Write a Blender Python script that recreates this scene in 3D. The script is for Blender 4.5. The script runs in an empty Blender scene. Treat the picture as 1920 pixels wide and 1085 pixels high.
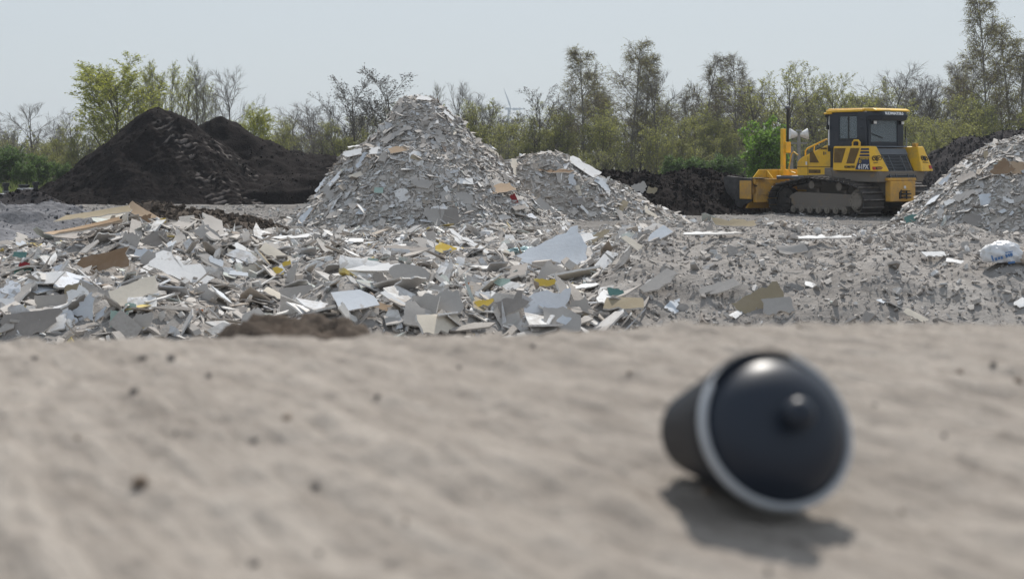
import bpy, math, random
import numpy as np
from mathutils import Matrix, Vector

# ------------------------------------------------------------------ camera, sky, sun, exposure
SC = bpy.context.scene
COL = SC.collection
FPX, HOR, ZC = 2667.0, 300.0, 1.65          # focal length in photo pixels, horizon row, camera height
cam_d = bpy.data.cameras.new('camera'); cam = bpy.data.objects.new('camera', cam_d); COL.objects.link(cam)
cam.location = (0, 0, ZC); cam.rotation_euler = (math.radians(90), 0, 0)
cam_d.sensor_width = 36; cam_d.lens = 36 * FPX / 1920
cam_d.shift_x = 0; cam_d.shift_y = -(542.5 - HOR) / 1920
cam_d.clip_start = 0.05; cam_d.clip_end = 9000
cam_d.dof.use_dof = True; cam_d.dof.focus_distance = 33; cam_d.dof.aperture_fstop = 5.4
SC.camera = cam

SUN_EL, SUN_AZ = 48.0, 9.0                   # azimuth to the right of the view direction
world = bpy.data.worlds.new('World'); SC.world = world; world.use_nodes = True
wt = world.node_tree; wt.nodes.clear()
wo = wt.nodes.new('ShaderNodeOutputWorld'); bg = wt.nodes.new('ShaderNodeBackground')
sky = wt.nodes.new('ShaderNodeTexSky'); sky.sky_type = 'NISHITA'; sky.sun_disc = False
sky.sun_elevation = math.radians(SUN_EL); sky.sun_rotation = math.radians(SUN_AZ)
sky.air_density = 1.0; sky.dust_density = 1.0; sky.ozone_density = 1.5; sky.altitude = 50
hs = wt.nodes.new('ShaderNodeHueSaturation'); hs.inputs['Saturation'].default_value = 0.55
wt.links.new(sky.outputs[0], hs.inputs['Color'])
# pale haze veil over the clear sky, brightened above the frame to fill shade
wc = wt.nodes.new('ShaderNodeTexCoord'); sx = wt.nodes.new('ShaderNodeSeparateXYZ'); wt.links.new(wc.outputs['Generated'], sx.inputs[0])
rp = wt.nodes.new('ShaderNodeValToRGB'); wt.links.new(sx.outputs['Z'], rp.inputs[0]); el = rp.color_ramp.elements
for p_, c_ in ((0.0, (5.8, 6.4, 6.8)), (0.03, (5.0, 5.75, 6.35)), (0.065, (3.3, 4.3, 5.3)), (0.115, (1.25, 2.1, 3.25)), (0.3, (4.8, 5.6, 6.6)), (1.0, (6.0, 6.8, 7.9))):
    q = el[0] if p_ == 0 else (el[1] if p_ == 1.0 else el.new(p_)); q.position = p_; q.color = (*c_, 1)
mxw = wt.nodes.new('ShaderNodeMix'); mxw.data_type = 'RGBA'; mxw.inputs[0].default_value = 0.78
wt.links.new(hs.outputs[0], mxw.inputs[6]); wt.links.new(rp.outputs[0], mxw.inputs[7]); wt.links.new(mxw.outputs[2], bg.inputs['Color'])
bg.inputs['Strength'].default_value = 0.102
wt.links.new(bg.outputs[0], wo.inputs['Surface'])

sd = bpy.data.lights.new('sun', 'SUN'); so = bpy.data.objects.new('sun', sd); COL.objects.link(so)
sd.energy = 5.0; sd.angle = math.radians(0.6); sd.color = (1.0, 0.95, 0.88)
e, a = math.radians(SUN_EL), math.radians(SUN_AZ)
so.rotation_euler = Vector((math.sin(a) * math.cos(e), math.cos(a) * math.cos(e), math.sin(e))).to_track_quat('Z', 'Y').to_euler()
so.location = (20, 60, 60)
SC.view_settings.view_transform = 'Standard'; SC.view_settings.look = 'None'
SC.view_settings.exposure = 0.0; SC.view_settings.gamma = 1.0
SC.render.engine = 'CYCLES'
SC.cycles.max_bounces = 6; SC.cycles.diffuse_bounces = 3; SC.cycles.transparent_max_bounces = 12
SC.cycles.use_denoising = True; SC.cycles.volume_bounces = 0

# ------------------------------------------------------------------ helpers
RNG = np.random.RandomState(7)
_tab = RNG.rand(64, 256, 256).astype(np.float32)

def vnoise(x, y, k):
    xi = np.floor(x).astype(int); yi = np.floor(y).astype(int)
    fx = x - xi; fy = y - yi
    fx = fx * fx * (3 - 2 * fx); fy = fy * fy * (3 - 2 * fy)
    t = _tab[k % 64]
    x0 = xi & 255; x1 = (xi + 1) & 255; y0 = yi & 255; y1 = (yi + 1) & 255
    return ((t[x0, y0] * (1 - fx) + t[x1, y0] * fx) * (1 - fy) + (t[x0, y1] * (1 - fx) + t[x1, y1] * fx) * fy) * 2 - 1

def fbm(x, y, size, octs=4, k=0, gain=0.5):
    s = 0.0; amp = 1.0
    for i in range(octs):
        c, n = math.cos(0.7 * i), math.sin(0.7 * i)
        s = s + amp * vnoise((x * c - y * n) / size + 17.3 * i + 100, (x * n + y * c) / size + 9.1 * i + 100, k * 7 + i)
        size *= 0.5; amp *= gain
    return s

def sstep(a, b, x):
    t = np.clip((x - a) / (b - a), 0, 1); return t * t * (3 - 2 * t)

def P(px, py, Y):
    return Vector(((px - 960) / FPX * Y, Y, ZC - (py - HOR) / FPX * Y))

def tag(o, label=None, cat=None, group=None, kind=None):
    if label: o['label'] = label
    if cat: o['category'] = cat
    if group: o['group'] = group
    if kind: o['kind'] = kind
    return o

def empty(name, loc=(0, 0, 0), rz=0.0):
    o = bpy.data.objects.new(name, None); COL.objects.link(o)
    o.location = loc; o.rotation_euler = (0, 0, rz); o.empty_display_size = 0.2
    return o

def link_mesh(name, me, mats, parent=None):
    o = bpy.data.objects.new(name, me); COL.objects.link(o)
    if not isinstance(mats, (list, tuple)): mats = [mats]
    if len(me.materials) == 0:
        for m in mats: me.materials.append(m)
    if parent: o.parent = parent
    return o

class MB:
    def __init__(s): s.v = []; s.f = []; s.m = []
    def add(s, vs, fs, mi=0):
        b = len(s.v); s.v.extend([tuple(p) for p in vs])
        for f in fs: s.f.append([b + i for i in f]); s.m.append(mi)
    def box(s, c, d, R=None, mi=0):
        vs = []
        for sx in (-.5, .5):
            for sy in (-.5, .5):
                for sz in (-.5, .5):
                    p = Vector((sx * d[0], sy * d[1], sz * d[2]))
                    if R is not None: p = R @ p
                    vs.append(p + Vector(c))
        s.add(vs, [(0, 1, 3, 2), (4, 6, 7, 5), (0, 4, 5, 1), (2, 3, 7, 6), (0, 2, 6, 4), (1, 5, 7, 3)], mi)
        return s
    def lohi(s, lo, hi, mi=0):
        return s.box([(a + b) / 2 for a, b in zip(lo, hi)], [b - a for a, b in zip(lo, hi)], None, mi)
    def bar(s, p0, p1, w, h, mi=0, up=(0, 0, 1)):
        p0 = Vector(p0); p1 = Vector(p1); d = (p1 - p0); L = d.length; d.normalize()
        u = Vector(up)
        if abs(d.dot(u)) > 0.95: u = Vector((1, 0, 0))
        sx = u.cross(d).normalized(); sz = d.cross(sx)
        R = Matrix((d, sx, sz)).transposed()
        return s.box((p0 + p1) / 2, (L, w, h), R, mi)
    def prism(s, pts, axis, a, b, mi=0):
        n = len(pts)
        ar = sum(pts[i][0] * pts[(i + 1) % n][1] - pts[(i + 1) % n][0] * pts[i][1] for i in range(n))
        if ar < 0: pts = pts[::-1]
        def mk(p, t):
            return {'x': (t, p[0], p[1]), 'y': (p[0], t, p[1]), 'z': (p[0], p[1], t)}[axis]
        vs = [mk(p, a) for p in pts] + [mk(p, b) for p in pts]
        fs = [list(range(n)), list(range(2 * n - 1, n - 1, -1))] + [(i, i + n, (i + 1) % n + n, (i + 1) % n) for i in range(n)]
        s.add(vs, fs, mi); return s
    def loft(s, A, B, mi=0):                       # two matching closed loops of 3-d points
        n = len(A)
        s.add(list(A) + list(B), [list(range(n)), list(range(2 * n - 1, n - 1, -1))] + [(i, i + n, (i + 1) % n + n, (i + 1) % n) for i in range(n)], mi); return s
    def cyl(s, p0, p1, r0, r1=None, n=16, mi=0):
        return s.tube([p0, p1], [r0, r0 if r1 is None else r1], n, mi)
    def tube(s, pts, r, n=8, mi=0):
        pts = [Vector(p) for p in pts]; rs = r if isinstance(r, (list, tuple)) else [r] * len(pts)
        rings = []; ux = None
        for i, p in enumerate(pts):
            d = (pts[min(i + 1, len(pts) - 1)] - pts[max(i - 1, 0)]).normalized()
            if ux is None: ux = d.orthogonal().normalized()
            else: ux = (ux - d * ux.dot(d)).normalized()
            uy = d.cross(ux)
            rings.append([p + (ux * math.cos(2 * math.pi * k / n) + uy * math.sin(2 * math.pi * k / n)) * rs[i] for k in range(n)])
        fs = []
        for i in range(len(pts) - 1):
            for k in range(n):
                fs.append((i * n + k, i * n + (k + 1) % n, (i + 1) * n + (k + 1) % n, (i + 1) * n + k))
        fs.append(list(range(n - 1, -1, -1))); fs.append([(len(pts) - 1) * n + k for k in range(n)])
        s.add([q for ring in rings for q in ring], fs, mi); return s
    def lathe(s, prof, n=48, mi=0):                # (radius, z) about local z
        fs = []; vs = []
        for r, z in prof:
            for k in range(n): vs.append((r * math.cos(2 * math.pi * k / n), r * math.sin(2 * math.pi * k / n), z))
        for i in range(len(prof) - 1):
            for k in range(n): fs.append((i * n + k, i * n + (k + 1) % n, (i + 1) * n + (k + 1) % n, (i + 1) * n + k))
        s.add(vs, fs, mi); return s
    def build(s, name, mats, parent=None, smooth=None, bevel=0.0):
        me = bpy.data.meshes.new(name); me.from_pydata(s.v, [], s.f)
        me.polygons.foreach_set('material_index', s.m)
        if smooth is not None:
            me.shade_smooth(); me.set_sharp_from_angle(angle=math.radians(smooth))
        me.update()
        import bmesh
        bm = bmesh.new(); bm.from_mesh(me); bmesh.ops.recalc_face_normals(bm, faces=bm.faces); bm.to_mesh(me); bm.free()
        o = link_mesh(name, me, mats, parent)
        if bevel:
            b = o.modifiers.new('bevel', 'BEVEL'); b.width = bevel; b.segments = 2; b.limit_method = 'ANGLE'; b.angle_limit = math.radians(35)
            b.harden_normals = False
        return o

# ------------------------------------------------------------------ materials
def new_mat(name):
    m = bpy.data.materials.new(name); m.use_nodes = True; t = m.node_tree
    return m, t, t.nodes['Principled BSDF']

def ramp(t, fac, stops, interp='LINEAR'):
    r = t.nodes.new('ShaderNodeValToRGB'); r.color_ramp.interpolation = interp
    el = r.color_ramp.elements
    while len(el) < len(stops): el.new(0.5)
    for e_, (p_, c_) in zip(el, stops): e_.position = p_; e_.color = (*c_, 1)
    t.links.new(fac, r.inputs[0]); return r.outputs[0]

def noise(t, vec, scale, detail=6, rough=0.6, dist=0.0):
    n = t.nodes.new('ShaderNodeTexNoise'); n.inputs['Scale'].default_value = scale
    n.inputs['Detail'].default_value = detail; n.inputs['Roughness'].default_value = rough; n.inputs['Distortion'].default_value = dist
    if vec is not None: t.links.new(vec, n.inputs['Vector'])
    return n.outputs['Fac']

def coords(t, scale=(1, 1, 1), kind='Object', rot=(0, 0, 0)):
    c = t.nodes.new('ShaderNodeTexCoord'); mp = t.nodes.new('ShaderNodeMapping')
    mp.inputs['Scale'].default_value = scale; mp.inputs['Rotation'].default_value = rot
    t.links.new(c.outputs[kind], mp.inputs['Vector']); return mp.outputs[0]

def mixc(t, fac, a_, b_, mode='MIX'):
    m = t.nodes.new('ShaderNodeMix'); m.data_type = 'RGBA'; m.blend_type = mode
    for sock, val in ((m.inputs[0], fac), (m.inputs[6], a_), (m.inputs[7], b_)):
        if isinstance(val, (int, float)): sock.default_value = val
        elif isinstance(val, tuple): sock.default_value = (*val, 1)
        else: t.links.new(val, sock)
    return m.outputs[2]

def bump(t, bs, h, strength, dist):
    b = t.nodes.new('ShaderNodeBump'); b.inputs['Strength'].default_value = strength; b.inputs['Distance'].default_value = dist
    t.links.new(h, b.inputs['Height']); t.links.new(b.outputs[0], bs.inputs['Normal'])

def soil_mat(name, dark, mid, light, s1, s2, bd, spots=None, rough=0.95, stretch=(1, 1, 1), rot=(0, 0, 0)):
    m, t, bs = new_mat(name); v = coords(t, (1, 1, 1), rot=rot)
    if stretch != (1, 1, 1):
        mp = t.nodes.new('ShaderNodeMapping'); mp.inputs['Scale'].default_value = stretch; t.links.new(v, mp.inputs['Vector']); v = mp.outputs[0]
    n1 = noise(t, v, s1, 8, 0.62); n2 = noise(t, v, s2, 6, 0.7)
    c = ramp(t, n1, [(0.28, dark), (0.5, mid), (0.72, light)])
    c = mixc(t, 0.45, c, ramp(t, n2, [(0.3, dark), (0.7, light)]))
    if spots:
        vo = t.nodes.new('ShaderNodeTexVoronoi'); vo.inputs['Scale'].default_value = spots[1]; t.links.new(v, vo.inputs['Vector'])
        n3 = noise(t, v, spots[1] * 0.35, 2)
        mul = t.nodes.new('ShaderNodeMath'); mul.operation = 'SUBTRACT'; t.links.new(n3, mul.inputs[0]); t.links.new(vo.outputs['Distance'], mul.inputs[1])
        f = ramp(t, mul.outputs[0], [(spots[2], (0, 0, 0)), (spots[2] + 0.06, (1, 1, 1))])
        c = mixc(t, f, c, spots[0])
    t.links.new(c, bs.inputs['Base Color']); bs.inputs['Roughness'].default_value = rough
    bs.inputs['Specular IOR Level'].default_value = 0.04
    ad = t.nodes.new('ShaderNodeMath'); ad.operation = 'MULTIPLY_ADD'; t.links.new(n2, ad.inputs[0]); ad.inputs[1].default_value = 0.5; t.links.new(n1, ad.inputs[2])
    bump(t, bs, ad.outputs[0], 0.9, bd)
    return m

def paint_mat(name, col, rough=0.45, dirt=(0.17, 0.145, 0.12), amount=0.35, scale=2.2, spec=0.4, metal=0.0):
    m, t, bs = new_mat(name); v = coords(t)
    n1 = noise(t, v, scale, 8, 0.68); n2 = noise(t, v, scale * 7, 5, 0.6)
    f = ramp(t, n1, [(0.62 - amount * 0.5, (0, 0, 0)), (0.86 - amount * 0.3, (1, 1, 1))])
    c = mixc(t, f, col, dirt)
    c = mixc(t, 0.12, c, ramp(t, n2, [(0.3, tuple(0.55 * x for x in col)), (0.7, tuple(min(1, 1.25 * x) for x in col))]))
    t.links.new(c, bs.inputs['Base Color']); bs.inputs['Specular IOR Level'].default_value = spec
    bs.inputs['Metallic'].default_value = metal
    r = t.nodes.new('ShaderNodeMapRange'); t.links.new(f, r.inputs[0]); r.inputs[3].default_value = rough; r.inputs[4].default_value = 0.9
    t.links.new(r.outputs[0], bs.inputs['Roughness'])
    bump(t, bs, n2, 0.12, 0.01)
    return m

def plain(name, col, rough=0.6, spec=0.4, metal=0.0):
    m, t, bs = new_mat(name); v = coords(t); n = noise(t, v, 14, 5, 0.65)
    c = ramp(t, n, [(0.3, tuple(x * 0.78 for x in col)), (0.7, tuple(min(1, x * 1.12) for x in col))])
    t.links.new(c, bs.inputs['Base Color']); bs.inputs['Roughness'].default_value = rough
    bs.inputs['Specular IOR Level'].default_value = spec; bs.inputs['Metallic'].default_value = metal
    return m

def chip_mat(name, stops):
    m, t, bs = new_mat(name)
    g = t.nodes.new('ShaderNodeNewGeometry'); v = coords(t)
    c = ramp(t, g.outputs['Random Per Island'], stops, 'CONSTANT')
    n1 = noise(t, v, 9, 6, 0.65); n2 = noise(t, v, 40, 4, 0.6)
    c = mixc(t, ramp(t, n1, [(0.42, (0, 0, 0)), (0.62, (0.75, 0.75, 0.75))]), c, (0.40, 0.365, 0.33))
    c = mixc(t, 0.2, c, ramp(t, n2, [(0.3, (0.2, 0.18, 0.165)), (0.7, (0.56, 0.55, 0.54))]))
    t.links.new(c, bs.inputs['Base Color']); bs.inputs['Roughness'].default_value = 0.92; bs.inputs['Specular IOR Level'].default_value = 0.15
    bump(t, bs, n2, 0.4, 0.01)
    return m

def board_mat(name, col, torn=None, amount=0.5, dust=0.55):
    m, t, bs = new_mat(name); v = coords(t); n1 = noise(t, v, 3.5, 8, 0.62, 0.3); n2 = noise(t, v, 22, 6, 0.65)
    c = mixc(t, 0.35, col, ramp(t, n2, [(0.3, tuple(x * 0.72 for x in col)), (0.72, tuple(min(1, x * 1.1) for x in col))]))
    if torn:
        c = mixc(t, ramp(t, n1, [(amount, (0, 0, 0)), (amount + 0.015, (1, 1, 1))]), c, torn)
    n3 = noise(t, v, 6, 8, 0.7)
    c = mixc(t, ramp(t, n3, [(0.5, (0, 0, 0)), (0.75, (dust, dust, dust))]), c, (0.34, 0.31, 0.285))
    n4 = noise(t, v, 1.6, 5, 0.6); c = mixc(t, 0.30, c, ramp(t, n4, [(0.35, tuple(x * 0.62 for x in col)), (0.65, tuple(min(1, x * 1.12) for x in col))]))
    t.links.new(c, bs.inputs['Base Color']); bs.inputs['Roughness'].default_value = 0.85; bs.inputs['Specular IOR Level'].default_value = 0.1
    bump(t, bs, n2, 0.25, 0.01)
    return m

M = {}
M['ground'] = soil_mat('dirt_ground', (0.085, 0.077, 0.072), (0.17, 0.16, 0.152), (0.25, 0.24, 0.23), 0.6, 5.0, 0.05)
M['rubble'] = soil_mat('rubble_fines', (0.17, 0.155, 0.143), (0.285, 0.265, 0.248), (0.40, 0.38, 0.36), 1.3, 13.0, 0.06)
M['heapcore'] = soil_mat('gypsum_fines', (0.20, 0.18, 0.16), (0.36, 0.33, 0.30), (0.52, 0.49, 0.455), 2.2, 16.0, 0.06)
M['peat'] = soil_mat('peat', (0.005, 0.004, 0.004), (0.011, 0.0085, 0.0085), (0.026, 0.0205, 0.020), 0.8, 9.0, 0.08)
M['peat2'] = soil_mat('grey_peat', (0.02, 0.018, 0.019), (0.038, 0.035, 0.036), (0.075, 0.068, 0.07), 0.8, 9.0, 0.08)
M['ash'] = soil_mat('grey_ash_soil', (0.06, 0.06, 0.064), (0.13, 0.13, 0.138), (0.30, 0.30, 0.32), 0.9, 7.0, 0.08)
M['brownsoil'] = soil_mat('brown_soil', (0.045, 0.036, 0.03), (0.085, 0.068, 0.056), (0.15, 0.125, 0.105), 3.0, 25.0, 0.03)
M['sand'] = soil_mat('sandy_soil', (0.160, 0.140, 0.122), (0.285, 0.255, 0.226), (0.410, 0.372, 0.333), 21.0, 60.0, 0.010, None, stretch=(0.22, 1.4, 1), rot=(0, 0, math.radians(58.7)))
M['pebble'] = plain('dark_pebble', (0.17, 0.15, 0.135), 0.8)
M['pebble2'] = plain('brown_pebble', (0.20, 0.15, 0.11), 0.8)

def leaf_mat(name, col, trans=0.52):
    m, t, bs = new_mat(name)
    g = t.nodes.new('ShaderNodeNewGeometry')
    c = ramp(t, g.outputs['Random Per Island'], [(0.0, tuple(x * 0.6 for x in col)), (0.6, col), (1.0, tuple(min(1, x * 1.5) for x in col))])
    t.links.new(c, bs.inputs['Base Color']); bs.inputs['Roughness'].default_value = 0.6; bs.inputs['Specular IOR Level'].default_value = 0.25
    tr = t.nodes.new('ShaderNodeBsdfTranslucent'); t.links.new(c, tr.inputs['Color'])
    mx = t.nodes.new('ShaderNodeMixShader'); mx.inputs[0].default_value = trans
    t.links.new(bs.outputs[0], mx.inputs[1]); t.links.new(tr.outputs[0], mx.inputs[2])
    t.links.new(mx.outputs[0], t.nodes['Material Output'].inputs['Surface'])
    return m
M['bark'] = plain('grey_bark', (0.12, 0.105, 0.095), 0.9, 0.1)
M['bark_birch'] = plain('birch_bark', (0.20, 0.185, 0.17), 0.8, 0.1)
M['twig'] = plain('twigs', (0.20, 0.185, 0.17), 0.9, 0.1)
M['twig_brown'] = plain('brown_twigs', (0.15, 0.12, 0.10), 0.9, 0.1)
M['lf_yellow'] = leaf_mat('yellow_green_leaves', (0.36, 0.38, 0.07))
M['lf_birch'] = leaf_mat('young_birch_leaves', (0.25, 0.24, 0.10))
M['lf_olive'] = leaf_mat('olive_leaves', (0.30, 0.31, 0.09))
M['lf_bud'] = leaf_mat('dark_buds', (0.05, 0.042, 0.035), 0.1)
M['lf_lime'] = leaf_mat('lime_leaves', (0.16, 0.27, 0.05))
M['lf_green'] = leaf_mat('mid_green_leaves', (0.10, 0.165, 0.045))
M['grass'] = leaf_mat('grass_blades', (0.12, 0.15, 0.05))

# ------------------------------------------------------------------ heights of the site (metres, world x / y)
def g_height(x, y):
    x = np.asarray(x, float); y = np.asarray(y, float)
    far = sstep(8, 14, np.hypot(x, y))
    h = far * (0.035 * fbm(x, y, 3.0, 4, 1) + 0.02 * fbm(x, y, 0.5, 3, 2)) * (1 - sstep(65, 90, np.hypot(x, y)) * 0.8)
    # ruts left by vehicles in front of the heaps
    rut = np.exp(-((y - 32.2 - 0.03 * x) / 0.25) ** 2) + np.exp(-((y - 30.3 - 0.03 * x) / 0.25) ** 2)
    return h - 0.05 * rut * far

class Heap:
    def __init__(s, cx, cy, pl, pr, fy, by, namp, nsize, k, extra=None):
        s.cx, s.cy, s.pl, s.pr, s.fy, s.by = cx, cy, pl, pr, fy, by
        s.namp, s.nsize, s.k, s.extra = namp, nsize, k, extra
    def h(s, x, y):
        x = np.asarray(x, float); y = np.asarray(y, float)
        wx = 0.25 * fbm(x, y, 1.6, 2, s.k + 3) * s.nsize; wy = 0.25 * fbm(x, y, 1.6, 2, s.k + 4) * s.nsize
        dx = x - s.cx + wx; dy = (y - s.cy + wy); dy = np.where(dy < 0, dy / s.fy, dy / s.by)
        r = np.hypot(dx, dy) + 1e-6
        w = 0.5 - 0.5 * dx / r
        hl = np.interp(r, [p[0] for p in s.pl], [p[1] for p in s.pl]); hr = np.interp(r, [p[0] for p in s.pr], [p[1] for p in s.pr])
        z = hl * w + hr * (1 - w)
        m = np.clip(z + 0.3, 0, 1)
        z = z + m * (s.namp * fbm(x, y, s.nsize, 5, s.k, 0.55))
        if s.extra is not None: z = z + s.extra(x, y)
        return z

def prof(peak_px, Y, pts):                       # silhouette pixels -> (radius, height)
    return [(abs(p - peak_px) / FPX * Y, ZC - (q - HOR) / FPX * Y) for p, q in pts]

def tail(pr, w=1.0): return pr + [(pr[-1][0] + w, -0.5), (pr[-1][0] + 40, -1.0)]

def gauss(x, y, cx, cy, sx, sy): return np.exp(-((x - cx) / sx) ** 2 - ((y - cy) / sy) ** 2)

def main_extra(x, y):
    c1 = P(703, 248, 36.5); c2 = P(893, 285, 36.2); c3 = P(865, 205, 37.2)
    return -0.28 * gauss(x, y, c1.x, c1.y, 0.22, 0.4) - 0.3 * gauss(x, y, c2.x, c2.y, 0.16, 0.4) + 0.22 * gauss(x, y, c3.x, c3.y, 0.16, 0.3)
YM = 37.3
main_heap = Heap(P(788, 0, YM).x, YM, tail(prof(788, YM, [(788, 185), (760, 188), (744, 205), (725, 232), (690, 266), (648, 296), (592, 372), (522, 432)])),
                 tail(prof(788, YM, [(788, 185), (822, 192), (850, 215), (875, 246), (930, 295), (980, 350), (1032, 398), (1082, 430)])), 0.98, 1.0, 0.10, 0.55, 4, main_extra)
YS = 40.5
second_heap = Heap(P(1045, 0, YS).x, YS, tail(prof(1045, YS, [(1045, 288), (1000, 293), (960, 302), (920, 330), (860, 400)])),
                   tail(prof(1045, YS, [(1045, 288), (1085, 300), (1120, 328), (1170, 350), (1195, 362), (1230, 385), (1290, 412)])), 0.62, 0.9, 0.09, 0.5, 9)
YR = 35.0
right_heap = Heap(P(1955, 0, YR).x, YR, tail(prof(1955, YR, [(1955, 245), (1920, 256), (1850, 276), (1800, 312), (1740, 366), (1695, 405), (1668, 430)])),
                  tail(prof(1955, YR, [(1955, 245), (2050, 260), (2150, 340), (2250, 425)])), 0.78, 1.0, 0.08, 0.5, 14)

BANDS = []
def band(t0, t1):
    BANDS.append(((t0[0] - 960) / FPX * t0[1], t0[1], (t1[0] - 960) / FPX * t1[1], t1[1]))
band((298, 55.6), (440, 51.6)); band((330, 55.4), (478, 51.6)); band((392, 56.0), (520, 52.0)); band((425, 56.2), (575, 52.4))
def peat_extra(x, y, mask=False):
    z = np.zeros_like(x); mk = np.zeros_like(x)
    for (x0, y0, x1, y1) in BANDS:
        L = math.hypot(x1 - x0, y1 - y0); ux, uy = (x1 - x0) / L, (y1 - y0) / L
        t = (x - x0) * ux + (y - y0) * uy; d = -(x - x0) * uy + (y - y0) * ux
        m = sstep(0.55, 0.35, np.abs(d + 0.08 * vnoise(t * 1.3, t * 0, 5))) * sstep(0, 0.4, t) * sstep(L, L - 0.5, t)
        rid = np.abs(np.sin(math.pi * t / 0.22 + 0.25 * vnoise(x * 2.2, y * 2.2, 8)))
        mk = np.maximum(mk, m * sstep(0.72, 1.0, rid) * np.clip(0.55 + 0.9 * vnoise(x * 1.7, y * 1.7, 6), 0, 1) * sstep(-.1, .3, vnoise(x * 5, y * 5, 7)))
        z = z + m * (0.055 * (rid ** 5 - 0.3) * (0.55 + 0.6 * vnoise(x * 1.7, y * 1.7, 6)) - 0.05)
    return mk if mask else z + 0.04 * fbm(x, y, 0.28, 3, 58) * sstep(-.5, .3, vnoise(x * .9, y * .9, 9))
YP = 56.0
PEAT_K = 1
peat_heap = Heap(P(282, 0, YP).x, YP, tail(prof(282, YP, [(282, 195), (262, 206), (240, 222), (190, 270), (130, 320), (80, 352), (20, 385)])),
                 tail(prof(282, YP, [(282, 195), (310, 208), (350, 226), (400, 262), (450, 300), (520, 345), (590, 382)])), 0.80, 0.8, 0.16, 1.1, 19, peat_extra)
YQ = 59.5
peat_ridge = Heap(P(412, 0, YQ).x, YQ, tail(prof(412, YQ, [(412, 216), (388, 222), (360, 236), (300, 266), (220, 330)])),
                  tail(prof(412, YQ, [(412, 217), (436, 230), (480, 258), (520, 272), (570, 294), (640, 300), (700, 303), (820, 330)])), 0.72, 0.9, 0.17, 0.9, 24)
YD = 45.6
dozer_soil = Heap(P(1318, 0, YD).x, YD, tail(prof(1318, YD, [(1318, 316), (1295, 320), (1262, 328), (1220, 330), (1180, 326), (1120, 325), (1050, 335), (960, 380)])),
                  tail(prof(1318, YD, [(1318, 317), (1345, 322), (1385, 335), (1420, 352), (1450, 372)])), 0.62, 0.6, 0.11, 0.6, 29)
YE = 53.0
right_soil = Heap(P(1960, 0, YE).x, YE, tail(prof(1960, YE, [(1960, 240), (1920, 246), (1850, 258), (1790, 268), (1750, 290), (1725, 320), (1680, 390)])),
                  tail(prof(1960, YE, [(1960, 240), (2100, 270), (2300, 380)])), 1.0, 1.0, 0.14, 0.8, 34)
YA = 31.0
ash_heap = Heap(P(40, 0, YA).x, YA, tail(prof(40, YA, [(40, 386), (-100, 386), (-500, 400)])),
                tail(prof(40, YA, [(40, 386), (110, 388), (180, 400), (240, 425), (300, 450)])), 1.6, 0.9, 0.13, 0.6, 39)
YL = 48.0
low_mound = Heap(P(50, 0, YL).x, YL, tail(prof(50, YL, [(50, 356), (20, 362), (-30, 372), (-120, 388)])),
                 tail(prof(50, YL, [(50, 356), (75, 360), (100, 374), (138, 391)])), 0.7, 0.7, 0.07, 0.5, 44)
strip_mound = Heap(P(290, 0, 31.0).x, 31.0, tail(prof(290, 31, [(290, 381), (240, 388), (190, 408), (150, 432)])),
                   tail(prof(290, 31, [(290, 381), (330, 393), (420, 402), (520, 425)])), 0.6, 0.6, 0.07, 0.5, 49)

def field(x, y):
    x = np.asarray(x, float); y = np.asarray(y, float)
    u = x / np.maximum(y, 1) * FPX + 960
    # a rubble spread on the ground: a low plateau with three tipped mounds on it
    rz = sstep(1080, 1250, u); front = sstep(10.7 - 0.3 * rz, 12.4 + 0.9 * rz, y + 0.5 * fbm(x, y, 2.0, 1, 57))
    z = (0.46 - 0.13 * sstep(12.8, 15.5, y) * (1 - rz)) * front * (1 - sstep(25.5, 29.5, y)) - 0.02
    z = z + 0.27 * sstep(1080, 1250, u) * front * (1 - sstep(15.5, 22, y))
    pl = P(262, 0, 17.0); pm = P(690, 0, 16.0); pr = P(1340, 0, 16.2); pk = P(1700, 0, 15.0)
    z = z + 0.60 * np.where(x < pl.x, gauss(x, y, pl.x, pl.y, 1.15, 1.7), gauss(x, y, pl.x, pl.y, 1.7, 1.7))
    pm2 = P(665, 0, 13.6); ph = P(490, 0, 13.2)
    z = z + 0.12 * gauss(x, y, pm.x, pm.y, 1.0, 1.4) + 0.24 * gauss(x, y, pm2.x, pm2.y, 0.75, 0.9) - 0.33 * gauss(x, y, ph.x, ph.y, 0.5, 1.8) + 0.12 * gauss(x, y, 0.9, 15.0, 0.9, 1.2)
    z = z + 0.20 * gauss(x, y, pr.x, pr.y, 1.0, 1.5) + 0.05 * gauss(x, y, pk.x, pk.y, 2.0, 1.6)
    m = np.clip(z * 3, 0, 1)
    z = z + m * (0.075 * fbm(x, y, 0.9, 5, 54, 0.55) + 0.045 * (1 - 0.6 * rz) * fbm(x, y, 0.32, 4, 55, 0.6) + rz * (0.03 * fbm(x, y, 0.8, 3, 52, 0.6) + 0.006 * fbm(x, y, 0.14, 3, 53, 0.6))) - 0.45 * sstep(7.6, 10.0, np.abs(x)) 
    return z - 0.5 * sstep(10.5, 8.0, y)

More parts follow.
